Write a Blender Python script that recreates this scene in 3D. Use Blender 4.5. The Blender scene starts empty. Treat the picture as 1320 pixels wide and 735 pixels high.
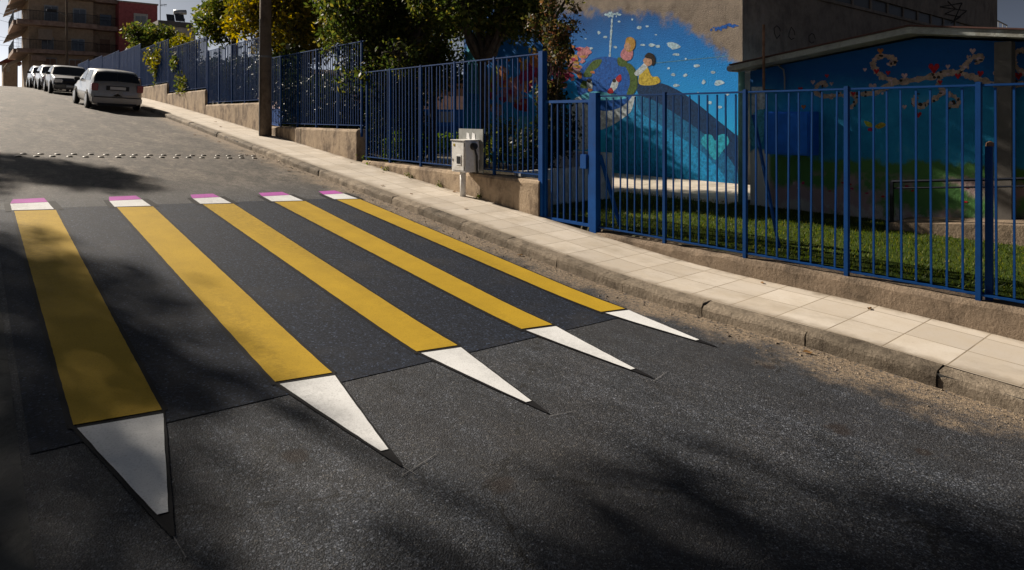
import bpy, bmesh, math, random
import numpy as np
from mathutils import Vector, Matrix
R = math.radians
rng = random.Random(7)
sc = bpy.context.scene
COL = sc.collection

# ------------------------------------------------------------------ survey
# The street runs along +Y (uphill), +X is across it to the right, the camera stands at the origin.
HEAD = math.atan2(703, 845)              # camera heading, right of the street axis
FPX = 845.0                              # focal length in pixels of the 1320 px wide photograph
cA, sA = math.cos(HEAD), math.sin(HEAD)
def ray(u, v):
    du = u - 660
    return (du*cA + FPX*sA, -du*sA + FPX*cA, 148.0 - v)
def onX(u, v, X):                        # point on the vertical plane x = X (walls that run along the street)
    r = ray(u, v); t = X/r[0]; return (X, r[1]*t, r[2]*t)
def onY(u, v, Y):                        # point on the vertical plane y = Y (walls that run across)
    r = ray(u, v); t = Y/r[1]; return (r[0]*t, Y, r[2]*t)
def sm(x):
    x = min(max(x, 0.0), 1.0); return x*x*(3-2*x)
def P(Y):                                # long profile of the street
    z = -2 + .086*Y
    if Y < 4.5:
        z += .008*(4.5-max(Y, 0))**2
        if Y < 0: z += -Y*.072
    if Y > 24:
        d = min(Y, 100)-24; z -= .00076*d*d
        if Y > 100: z -= (Y-100)*.0016*76
    return z
def road_z(X, Y): return P(Y) - (.05-.022*sm((5-Y)/3))*X
KX = 5.3                                 # kerb face
def walk_z(Y): return road_z(KX, Y) + .12
YARD = -1.56
def yard_z(X, Y):
    z = YARD
    far = P(Y) - .2
    bank = min(walk_z(Y) + .1, 3)
    if Y > 11 and X < 9.5:
        k = sm((9.5-X)/2.2); z = z*(1-k) + max(bank, YARD)*k
    if Y > 34:
        k = sm((Y-34)/24); z = z*(1-k) + far*k
    return z

# ------------------------------------------------------------------ materials
MATS = {}
class N:
    """tiny node builder"""
    def __init__(s, name):
        s.m = bpy.data.materials.new(name); s.m.use_nodes = True
        s.t = s.m.node_tree; s.t.nodes.clear()
        s.out = s.t.nodes.new('ShaderNodeOutputMaterial')
        s.b = s.t.nodes.new('ShaderNodeBsdfPrincipled')
        s.l(s.b.outputs[0], s.out.inputs[0])
        MATS[name] = s.m
    def l(s, a, b): s.t.links.new(a, b)
    def n(s, kind, **kw):
        n = s.t.nodes.new('ShaderNode'+kind)
        for k, v in kw.items(): setattr(n, k, v)
        return n
    def pos(s):
        return s.n('NewGeometry').outputs['Position']
    def objc(s):
        return s.n('TexCoord').outputs['Object']
    def scale(s, vec, v3):
        m = s.n('VectorMath', operation='MULTIPLY'); s.l(vec, m.inputs[0]); m.inputs[1].default_value = v3
        return m.outputs[0]
    def noise(s, vec, sc_, det=4, rough=.55, dist=0):
        n = s.n('TexNoise'); s.l(vec, n.inputs['Vector'])
        n.inputs['Scale'].default_value = sc_; n.inputs['Detail'].default_value = det
        n.inputs['Roughness'].default_value = rough; n.inputs['Distortion'].default_value = dist
        return n.outputs['Fac']
    def vor(s, vec, sc_, feat='F1', out='Distance'):
        n = s.n('TexVoronoi', feature=feat); s.l(vec, n.inputs['Vector']); n.inputs['Scale'].default_value = sc_
        return n.outputs[out]
    def ramp(s, fac, stops, interp='LINEAR'):
        r = s.n('ValToRGB'); s.l(fac, r.inputs[0]); e = r.color_ramp.elements
        r.color_ramp.interpolation = interp
        while len(e) > 1: e.remove(e[-1])
        for i, (p, c) in enumerate(stops):
            if not hasattr(c, '__len__'): c = (c, c, c)
            el = e[0] if i == 0 else e.new(p)
            el.position = p; el.color = (*c, 1)
        return r.outputs[0]
    def mix(s, fac, a, b, mode='MIX'):
        m = s.n('Mix', data_type='RGBA', blend_type=mode)
        for sock, v in ((m.inputs['Factor'], fac), (m.inputs[6], a), (m.inputs[7], b)):
            if hasattr(v, 'is_output'): s.l(v, sock)
            elif hasattr(v, '__len__'): sock.default_value = (*v, 1)
            else: sock.default_value = v
        return m.outputs[2]
    def math(s, op, a, b=None, clamp=False):
        m = s.n('Math', operation=op, use_clamp=clamp)
        for i, v in enumerate((a, b)):
            if v is None: continue
            if hasattr(v, 'is_output'): s.l(v, m.inputs[i])
            else: m.inputs[i].default_value = v
        return m.outputs[0]
    def sep(s, vec):
        m = s.n('SeparateXYZ'); s.l(vec, m.inputs[0]); return m.outputs
    def maprange(s, v, a, b, c=0, d=1, smooth=True):
        m = s.n('MapRange', interpolation_type='SMOOTHSTEP' if smooth else 'LINEAR'); s.l(v, m.inputs[0])
        for i, x in enumerate((a, b, c, d)): m.inputs[i+1].default_value = x
        return m.outputs[0]
    def bump(s, h, strength=.3, dist=.01, prev=None):
        b = s.n('Bump'); s.l(h, b.inputs['Height']); b.inputs['Strength'].default_value = strength
        b.inputs['Distance'].default_value = dist
        if prev is not None: s.l(prev, b.inputs['Normal'])
        return b.outputs[0]
    def set(s, color=None, rough=None, normal=None, metal=None, spec=None, **kw):
        for sock, v in (('Base Color', color), ('Roughness', rough), ('Normal', normal), ('Metallic', metal), ('Specular IOR Level', spec)):
            if v is None: continue
            i = s.b.inputs[sock]
            if hasattr(v, 'is_output'): s.l(v, i)
            elif hasattr(v, '__len__'): i.default_value = (*v, 1)
            else: i.default_value = v
        for k, v in kw.items(): s.b.inputs[k].default_value = v
        return s.m

def plain(name, c, rough=.6, metal=0, var=.15, sc_=6, bump=.15, bsc=60, bd=.004, spec=.4, dirt=None):
    n = N(name); p = n.objc()
    f = n.noise(p, sc_, 5, .6)
    lo = tuple(x*(1-var*1.6) for x in c); hi = tuple(min(1, x*(1+var)) for x in c)
    col = n.ramp(f, [(.3, lo), (.7, hi)])
    if dirt:
        g = n.ramp(n.noise(p, sc_*.6, 6, .7), [(.48, 0), (.68, 1)])
        col = n.mix(g, col, dirt)
    nrm = n.bump(n.noise(p, bsc, 3), bump, bd) if bump else None
    return n.set(col, rough, nrm, metal, spec)

# --- asphalt of the road: dark and coarse near, worn and brownish further up, sandy by the kerb
def make_asphalt():
    n = N('asphalt'); p = n.pos(); x, y, z = n.sep(p)
    v = n.vor(p, 120); v2 = n.vor(p, 62, out='Color')
    grain = n.noise(p, 115, 3, .7); mid = n.noise(p, 9, 6, .65); big = n.noise(p, .8, 4, .6, .6)
    dark = n.ramp(grain, [(.34, (.008, .0105, .016)), (.5, (.028, .0325, .042)), (.62, (.075, .081, .093)), (.72, (.18, .187, .205))])
    worn = n.ramp(grain, [(.28, (.022, .018, .0145)), (.5, (.070, .0575, .046)), (.72, (.17, .142, .115))])
    cell = n.sep(n.vor(p, 100, out='Color'))
    ck = n.ramp(cell[1], [(0, .4), (.5, .8), (.8, 1.2), (.95, 1.9), (1, 3.2)])
    dark = n.mix(1.0, dark, ck, 'MULTIPLY'); worn = n.mix(.55, worn, n.mix(1.0, worn, n.ramp(cell[1], [(0, .4), (.6, 1.0), (1, 1.9)]), 'MULTIPLY'))
    wf = n.math('ADD', n.maprange(y, 9.8, 12.5), n.math('MULTIPLY', n.math('SUBTRACT', big, .5), .7), True)
    col = n.mix(wf, dark, worn)
    mv = n.noise(n.scale(p, (1, .45, 1)), 7, 7, .75)
    col = n.mix(1.0, col, n.ramp(mv, [(.3, .5), (.5, 1.0), (.7, 1.5)]), 'MULTIPLY')
    # wheel tracks and stains
    st = n.noise(n.scale(p, (1.3, .16, 1)), 1.1, 5, .6)
    col = n.mix(n.ramp(st, [(.42, 0), (.64, .6)]), col, n.mix(wf, (.024, .024, .027), (.045, .038, .032)))
    pt = n.noise(n.scale(p, (1, .35, 1)), 2.6, 6, .7)
    col = n.mix(wf, col, n.mix(1.0, col, n.ramp(pt, [(.34, .4), (.5, 1.0), (.66, 1.7)]), 'MULTIPLY'))
    p3 = n.noise(n.scale(p, (1, .5, 1)), 11, 5, .75)
    col = n.mix(wf, col, n.mix(1.0, col, n.ramp(p3, [(.36, .5), (.5, 1.0), (.64, 1.7)]), 'MULTIPLY'))
    col = n.mix(n.ramp(mid, [(.64, 0), (.74, .5)]), col, (.014, .014, .015))
    for sx_, sy_, sr in ((4.05, 1.79, .10), (4.19, 1.37, .06), (2.0, 2.5, .10), (4.62, 2.55, .06), (1.3, 3.3, .09), (3.2, 5.2, .12)):
        dv = n.n('VectorMath', operation='DISTANCE'); pv = n.scale(p, (1, 1, 0)); n.l(pv, dv.inputs[0]); dv.inputs[1].default_value = (sx_, sy_, 0)
        ds = n.math('ADD', dv.outputs['Value'], n.math('MULTIPLY', n.math('SUBTRACT', n.noise(p, 9, 5, .7), .5), sr*1.6))
        col = n.mix(n.maprange(ds, sr, sr*.45, 0, .75), col, (.018, .012, .010))
    crk = n.vor(n.scale(p, (1, .7, 1)), .55, 'DISTANCE_TO_EDGE'); crn = n.math('ADD', crk, n.math('MULTIPLY', n.math('SUBTRACT', n.noise(p, 5, 6, .75), .5), .10))
    crm = n.math('MULTIPLY', n.math('LESS_THAN', n.math('ABSOLUTE', crn), .0035), n.math('GREATER_THAN', n.noise(p, .9, 3), .52))
    col = n.mix(n.math('MULTIPLY', crm, .8), col, (.008, .008, .008))
    # small stones
    stone = n.math('GREATER_THAN', n.sep(v2)[0], .86)
    col = n.mix(n.math('MULTIPLY', stone, n.math('LESS_THAN', v, .38)), col, n.mix(wf, (.10, .098, .095), (.3, .26, .22)))
    # sand in the gutter
    edge = n.math('ADD', x, n.math('MULTIPLY', n.math('SUBTRACT', n.noise(p, 1.6, 6, .7), .5), 1.5))
    sand = n.maprange(edge, 4.72, 5.2)
    sandc = n.ramp(n.noise(p, 60, 5, .8), [(.3, (.10, .072, .048)), (.5, (.27, .205, .14)), (.75, (.44, .35, .25))])
    sf = n.math('MULTIPLY', sand, n.ramp(n.noise(p, 35, 4, .8), [(.36, 0), (.56, 1)]))
    col = n.mix(sf, col, sandc)
    h = n.math('ADD', n.math('MULTIPLY', n.math('SUBTRACT', 1.0, v), 1.0), n.math('MULTIPLY', mid, .6))
    nr = n.bump(h, .6, .008)
    nr = n.bump(n.noise(p, 90, 4, .75), .6, .008, nr)
    rough = n.ramp(grain, [(.3, .7), (.7, .92)])
    n.set(col, rough, nr, spec=.25)
make_asphalt()

def make_black_paint():
    n = N('black_crosswalk_paint'); p = n.pos()
    grain = n.noise(p, 130, 3); big = n.noise(p, 1.6, 6, .65)
    col = n.ramp(grain, [(.32, (.005, .008, .015)), (.52, (.012, .018, .033)), (.66, (.030, .038, .058)), (.76, (.075, .083, .10))])
    cell = n.sep(n.vor(p, 75, out='Color'))
    col = n.mix(1.0, col, n.ramp(cell[1], [(0, .4), (.6, .8), (.9, 1.3), (1, 3.0)]), 'MULTIPLY')
    col = n.mix(n.ramp(big, [(.52, 0), (.74, .5)]), col, (.036, .035, .036))
    col = n.mix(n.ramp(n.noise(p, 4.5, 5, .7), [(.66, 0), (.74, .8)]), col, (.006, .006, .007))
    nr = n.bump(n.noise(p, 110, 4, .75), .55, .007)
    n.set(col, .8, nr, spec=.12)
make_black_paint()

def road_paint(name, c, wear=(.05, .05, .055), amount=.66):
    n = N(name); p = n.pos()
    f = n.noise(p, 3.2, 5, .6)
    col = n.ramp(f, [(.3, tuple(q*.84 for q in c)), (.7, c)])
    g = n.vor(p, 80); gg = n.noise(p, 95, 3, .7)
    col = n.mix(n.ramp(gg, [(.52, 0), (.66, .6)]), col, tuple(q*.55 for q in c))
    w = n.noise(p, 26, 7, .78)
    col = n.mix(n.ramp(w, [(amount, 0), (amount+.06, .8)]), col, wear)
    tr = n.noise(n.scale(p, (2.2, .25, 1)), 1.3, 5, .6)
    col = n.mix(n.ramp(tr, [(.56, 0), (.8, .28)]), col, tuple(q*.42 for q in c))
    tk = n.noise(n.scale(p, (1.1, .05, 1)), 1.0, 3, .6)
    col = n.mix(n.math('MULTIPLY', n.ramp(tk, [(.5, 0), (.62, .4)]), n.ramp(n.noise(p, 22, 5, .8), [(.4, 0), (.6, 1)])), col, tuple(q*.3 for q in c))
    nr = n.bump(n.noise(p, 110, 4, .75), .4, .005)
    n.set(col, .8, nr, spec=.12)
road_paint('yellow_road_paint', (.46, .295, .018))
road_paint('white_road_paint', (.72, .73, .74), amount=.68)
road_paint('purple_road_paint', (.46, .10, .42))
road_paint('black_line_paint', (.009, .009, .011))

def make_tiles():
    n = N('sidewalk_tiles'); p = n.pos()
    b = n.n('TexBrick', offset=.0, squash=1.0); s = n.n('VectorMath', operation='ADD'); n.l(p, s.inputs[0]); s.inputs[1].default_value = (-5.49, .12, 0)
    fl = n.scale(s.outputs[0], (1, 1, 0)); n.l(fl, b.inputs['Vector'])
    b.inputs['Scale'].default_value = 1; b.inputs['Mortar Size'].default_value = .006; b.inputs['Mortar Smooth'].default_value = .2
    b.inputs['Brick Width'].default_value = .44; b.inputs['Row Height'].default_value = .44; b.inputs['Bias'].default_value = 0
    b.inputs['Color1'].default_value = (.47, .42, .36, 1); b.inputs['Color2'].default_value = (.59, .535, .465, 1); b.inputs['Mortar'].default_value = (.22, .18, .13, 1)
    f = n.noise(p, 2.2, 7, .7)
    col = n.mix(n.ramp(f, [(.36, .5), (.58, 0)]), b.outputs[0], (.46, .39, .30))
    col = n.mix(n.ramp(n.noise(p, 55, 5, .75), [(.58, 0), (.75, .45)]), col, (.2, .165, .125))
    x, y, z = n.sep(p)
    col = n.mix(n.ramp(n.noise(n.scale(p, (1, .5, 1)), 1.5, 7, .72), [(.5, 0), (.68, .55)]), col, (.30, .255, .20))
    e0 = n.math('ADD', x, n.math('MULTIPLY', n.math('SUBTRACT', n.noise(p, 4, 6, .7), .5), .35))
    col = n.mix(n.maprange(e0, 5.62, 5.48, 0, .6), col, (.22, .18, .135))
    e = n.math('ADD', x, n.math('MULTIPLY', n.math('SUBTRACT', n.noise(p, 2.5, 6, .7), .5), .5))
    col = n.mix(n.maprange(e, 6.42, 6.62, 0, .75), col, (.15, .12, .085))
    h = n.math('ADD', n.math('MULTIPLY', b.outputs[1], -1.0), n.math('MULTIPLY', n.noise(p, 70, 4), .15))
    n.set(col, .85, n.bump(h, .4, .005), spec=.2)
make_tiles()

def concrete(name, c, stain=(.11, .085, .06), streak=True, rough=.9, amt=.5, bump=.6):
    n = N(name); p = n.pos()
    f = n.noise(p, 3.0, 8, .72)
    col = n.ramp(f, [(.28, tuple(q*.6 for q in c)), (.5, c), (.74, tuple(min(1, q*1.25) for q in c))])
    col = n.mix(n.ramp(n.noise(p, 45, 5, .8), [(.56, 0), (.72, .6)]), col, tuple(q*.42 for q in c))
    g = n.noise(n.scale(p, (1, 1, .6)) if streak else p, 2.4, 7, .7)
    col = n.mix(n.ramp(g, [(amt, 0), (amt+.17, .85)]), col, stain)
    h = n.math('ADD', n.noise(p, 30, 6, .75), n.math('MULTIPLY', n.noise(p, 6, 4), .8))
    n.set(col, rough, n.bump(h, bump, .02), spec=.2)
concrete('rendered_wall', (.36, .275, .19), (.09, .062, .042), amt=.45)
concrete('kerb_concrete', (.225, .185, .14), (.06, .047, .034), False, bump=.9)
def tint_per_stone():
    m = MATS['kerb_concrete']; t = m.node_tree; b = [q for q in t.nodes if q.type == 'BSDF_PRINCIPLED'][0]
    src = b.inputs['Base Color'].links[0].from_socket
    g = t.nodes.new('ShaderNodeNewGeometry'); h = t.nodes.new('ShaderNodeHueSaturation'); r = t.nodes.new('ShaderNodeMapRange')
    r.inputs[3].default_value = .7; r.inputs[4].default_value = 1.25
    t.links.new(g.outputs['Random Per Island'], r.inputs[0]); t.links.new(r.outputs[0], h.inputs['Value']); t.links.new(src, h.inputs['Color']); t.links.new(h.outputs[0], b.inputs['Base Color'])
tint_per_stone()
concrete('gravel_stone', (.26, .21, .155), (.1, .08, .06), False)
concrete('plinth_concrete', (.21, .16, .115), (.06, .045, .032), False, bump=.9)
concrete('path_concrete', (.52, .46, .38), (.3, .26, .2), False)
concrete('planter_wall_paint', (.62, .62, .62), (.35, .33, .3), False)
concrete('grey_stucco', (.20, .165, .135), (.11, .09, .075))
concrete('pole_wood', (.16, .125, .095), (.06, .045, .035))
concrete('cream_plaster', (.40, .31, .22), (.25, .19, .13), amt=.56, bump=.2)
concrete('balcony_slab_plaster', (.36, .26, .21), (.22, .14, .11), amt=.5, bump=.2)
concrete('pink_plaster', (.42, .12, .12), (.3, .085, .085), amt=.56, bump=.2)
concrete('white_plaster', (.58, .55, .50), (.38, .35, .3), amt=.56, bump=.2)
concrete('pavilion_wall', (.72, .52, .46), (.5, .36, .3), amt=.58, bump=.2)
concrete('old_asphalt_strip', (.062, .062, .060), (.035, .033, .03), False)
concrete('soil', (.10, .08, .055), (.05, .06, .025), False)
concrete('fascia_paint', (.33, .35, .33), (.16, .15, .12), amt=.5)

def make_grass_ground():
    n = N('turf'); p = n.pos()
    col = n.ramp(n.noise(p, 26, 5, .7), [(.3, (.018, .032, .006)), (.55, (.045, .075, .011)), (.75, (.085, .12, .018))])
    col = n.mix(n.ramp(n.noise(p, .9, 5), [(.45, 0), (.7, .5)]), col, (.09, .11, .02))
    n.set(col, .9, n.bump(n.noise(p, 110, 3), .9, .03), spec=.1)
make_grass_ground()
def leafmat(name, stops, trans=.35, rough=.5, tcol=None):
    n = N(name)
    g = n.n('NewGeometry'); rnd = g.outputs['Random Per Island']
    col = n.ramp(rnd, stops)
    n.set(col, rough, spec=.14)
    t = n.n('BsdfTranslucent')
    hue = n.n('HueSaturation'); n.l(col, hue.inputs['Color']); hue.inputs['Saturation'].default_value = 1.15; hue.inputs['Value'].default_value = 1.7
    n.l(hue.outputs[0], t.inputs['Color'])
    m = n.n('MixShader'); m.inputs[0].default_value = trans
    n.l(n.b.outputs[0], m.inputs[1]); n.l(t.outputs[0], m.inputs[2]); n.l(m.outputs[0], n.out.inputs[0])
    return n.m
leafmat('dark_leaves', [(0, (.020, .032, .008)), (.5, (.044, .062, .015)), (.82, (.085, .092, .022)), (1, (.17, .14, .035))], .5)
leafmat('olive_leaves', [(0, (.024, .038, .008)), (.5, (.058, .075, .016)), (.86, (.11, .11, .022)), (1, (.19, .15, .03))], .5)
leafmat('yellow_leaves', [(0, (.035, .045, .010)), (.35, (.09, .085, .015)), (.7, (.19, .15, .022)), (1, (.33, .24, .04))], .45)
leafmat('warm_leaves', [(0, (.025, .032, .010)), (.5, (.055, .055, .016)), (.75, (.10, .07, .03)), (1, (.22, .10, .06))], .4)
leafmat('lime_leaves', [(0, (.03, .055, .008)), (.5, (.07, .11, .012)), (1, (.13, .16, .02))], .45)
leafmat('golden_green_leaves', [(0, (.05, .055, .010)), (.5, (.11, .11, .014)), (1, (.22, .17, .02))], .45)
leafmat('hedge_leaves', [(0, (.008, .013, .005)), (.6, (.020, .030, .009)), (1, (.05, .06, .018))], .2)
leafmat('grass_blades', [(0, (.026, .040, .007)), (.5, (.055, .082, .012)), (.85, (.10, .12, .018)), (1, (.17, .15, .04))], .4)
leafmat('dead_leaf', [(0, (.10, .05, .02)), (1, (.25, .14, .05))], .1)
plain('bark', (.055, .042, .032), .9, var=.4, sc_=12, bump=.8, bsc=40, bd=.02)

def make_blue_metal(name, c, rough=.38):
    n = N(name); p = n.objc()
    col = n.ramp(n.noise(p, 4, 5, .6), [(.3, tuple(q*.7 for q in c)), (.7, c)])
    col = n.mix(n.ramp(n.noise(p, 17, 6, .75), [(.68, 0), (.74, .8)]), col, (.10, .05, .03))
    n.set(col, rough, n.bump(n.noise(p, 50, 3), .12, .003), spec=.12)
make_blue_metal('blue_fence_paint', (.0015, .043, .175), .6)
make_blue_metal('blue_gate_paint', (.002, .065, .27), .6)
make_blue_metal('dark_rail_paint', (.012, .014, .022))
plain('grey_steel', (.20, .20, .20), .45, .6, bump=.1)
plain('rusty_steel', (.22, .12, .075), .8, .2, var=.4)
plain('green_pipe_paint', (.20, .42, .36), .5, dirt=(.12, .2, .17))
plain('cabinet_plastic', (.70, .70, .69), .45, var=.06, dirt=(.40, .36, .30))
plain('grey_board', (.27, .28, .27), .7, dirt=(.16, .16, .15))
plain('chalk', (.15, .15, .155), .9, var=.5, sc_=40)
plain('white_sticker', (.75, .75, .75), .5, var=.05)
plain('dark_glass', (.012, .016, .022), .08, var=.1, bump=0, spec=.8)
plain('window_glass', (.06, .065, .07), .2, var=.3, bump=0, spec=.8)
plain('shutter_brown', (.22, .13, .085), .6)
plain('shutter_grey', (.30, .33, .35), .6)
plain('awning_cloth', (.30, .24, .19), .8)
plain('dark_roof_tile', (.07, .03, .025), .9)
plain('dark_concrete', (.10, .092, .085), .9)
plain('roof_tile_red', (.17, .045, .03), .8, var=.35, sc_=14)
plain('flat_roof_grey', (.16, .15, .14), .9)
plain('solar_panel', (.02, .025, .04), .15, spec=.8, bump=0)
plain('tank_metal', (.5, .52, .54), .35, .5)
plain('black_plastic', (.014, .014, .015), .5, var=.1)
plain('tyre_rubber', (.014, .014, .014), .85, var=.2)
plain('rim_metal', (.42, .43, .44), .35, .8)
plain('tail_light_red', (.24, .006, .008), .2, bump=0, spec=.7)
plain('head_light_clear', (.55, .57, .6), .12, bump=0, spec=.8)
plain('plate_white', (.62, .63, .62), .5, var=.05)
plain('stud_metal', (.14, .125, .105), .5, .2)
def car_paint(name, c, metal=.45, rough=.32):
    n = N(name); p = n.objc()
    dust = n.noise(p, 3, 5, .6)
    col = n.mix(n.ramp(dust, [(.4, 0), (.75, .3)]), c, (.25, .22, .18))
    n.set(col, n.ramp(dust, [(.35, rough), (.75, rough+.2)]), None, metal, .5)
    n.b.inputs['Coat Weight'].default_value = .5; n.b.inputs['Coat Roughness'].default_value = .08
car_paint('silver_car_paint', (.33, .325, .31))
car_paint('navy_car_paint', (.006, .010, .030), 0, .6)
car_paint('white_car_paint', (.34, .34, .34), 0)
car_paint('pale_grey_car_paint', (.09, .095, .10))

# --- painted school wall: bare grey-brown stucco above, sprayed blue below, sea greener towards the ground
def make_mural_wall():
    n = N('mural_wall_paint'); p = n.pos(); x, y, z = n.sep(p)
    pts = [onX(*q, 13.07)[1:] for q in [(956, 92), (945, 78), (930, 66), (912, 54), (895, 42), (875, 30), (850, 22), (820, 17), (780, 15), (740, 16), (700, 14), (660, 10), (600, 12)]]
    y0, y1 = pts[0][0], pts[-1][0]; z0, z1 = 0.0, 4.0
    fy = n.maprange(y, y0, y1, 0, 1, False)
    zb = n.ramp(fy, [((a-y0)/(y1-y0), (b-z0)/(z1-z0)) for a, b in pts])
    zb = n.math('MULTIPLY', zb, z1-z0)
    d = n.math('SUBTRACT', z, zb)
    d = n.math('ADD', d, n.math('MULTIPLY', n.math('SUBTRACT', n.noise(p, 2.2, 6, .65), .5), 1.1))
    fac = n.maprange(d, -.16, .16)
    bare = n.ramp(n.noise(p, 2.5, 8, .72), [(.3, (.13, .105, .085)), (.5, (.22, .18, .145)), (.72, (.30, .25, .20))])
    bl = n.maprange(z, -1.6, 2.6, 0, 1, False)
    bl = n.math('ADD', bl, n.math('MULTIPLY', n.math('SUBTRACT', n.noise(p, 1.1, 5), .5), .25))
    blue = n.ramp(bl, [(0, (.014, .33, .50)), (.3, (.014, .33, .66)), (.55, (.011, .25, .66)), (.8, (.009, .15, .48)), (1, (.007, .08, .28))])
    blue = n.mix(n.ramp(n.noise(p, 24, 6, .8), [(.55, 0), (.75, .5)]), blue, (.004, .06, .17))
    col = n.mix(fac, blue, bare)
    h = n.math('ADD', n.noise(p, 30, 7, .75), n.math('MULTIPLY', n.vor(p, 42), .4))
    n.set(col, .88, n.bump(h, .65, .02), spec=.2)
make_mural_wall()
def make_hut_wall():
    n = N('hut_wall_paint'); p = n.pos(); x, y, z = n.sep(p)
    d = n.math('ADD', z, n.math('MULTIPLY', n.math('SUBTRACT', n.noise(p, 2.6, 6, .7), .5), .5))
    blue = n.ramp(n.noise(p, 1.8, 6, .65), [(.3, (.012, .16, .35)), (.55, (.018, .25, .47)), (.75, (.08, .34, .52))])
    blue = n.mix(n.maprange(d, .1, .7), blue, (.007, .075, .26))
    col = n.mix(n.maprange(d, -.72, -.62), (.075, .19, .055), blue)
    patch = n.math('MULTIPLY', n.maprange(d, -.8, -.9), n.ramp(n.noise(p, 1.3, 5, .6), [(.44, 0), (.52, 1)]))
    col = n.mix(patch, col, (.30, .22, .22))
    col = n.mix(n.ramp(n.noise(p, 11, 6, .75), [(.6, 0), (.7, .7)]), col, n.mix(.5, col, (.02, .03, .05)))
    foot = n.math('MULTIPLY', n.maprange(d, -1.30, -1.42), n.ramp(n.noise(p, 5, 6, .75), [(.42, 0), (.55, 1)]))
    col = n.mix(foot, col, (.38, .36, .33))
    lf = n.math('MULTIPLY', n.maprange(y, 5.62, 5.72), n.maprange(d, -.62, -.70))  # whiter lower left end: sunlight put into the wall colour
    col = n.mix(lf, col, (.62, .62, .58))
    n.set(col, .85, n.bump(n.noise(p, 16, 6, .7), .6, .02), spec=.2)
make_hut_wall()
def mural_paint(name, c):
    n = N(name); p = n.pos()
    col = n.ramp(n.noise(p, 13, 8, .78), [(.34, tuple(q*.35 for q in c)), (.55, c), (.75, tuple(min(1, q*1.3) for q in c))])
    h = n.math('ADD', n.noise(p, 30, 7, .75), n.math('MULTIPLY', n.vor(p, 42), .4))
    n.set(col, .88, n.bump(h, .65, .02), spec=.2)
for nm, c in dict(navy=(.004, .035, .11), deep_blue=(.008, .055, .26), teal=(.008, .23, .50), globe_blue=(.010, .10, .42), land_green=(.07, .13, .03),
                  pale=(.50, .58, .62), spray=(.42, .60, .72), heart_teal=(.02, .32, .46), flank=(.006, .12, .28), skin=(.50, .30, .20), blond=(.46, .27, .06), hair=(.02, .015, .012),
                  yellow=(.55, .42, .06), red=(.40, .02, .03), pink=(.52, .22, .25), orange=(.50, .18, .05), magenta=(.38, .03, .10),
                  vine=(.40, .30, .24), rose=(.50, .36, .38), lime=(.36, .40, .05), cyan=(.10, .45, .62), white=(.62, .62, .6), line=(.11, .30, .40), scribble=(.035, .028, .024)).items():
    mural_paint('mural_'+nm, c)
make_blue_metal('blue_shutter_paint', (.016, .16, .72), .5)

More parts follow.
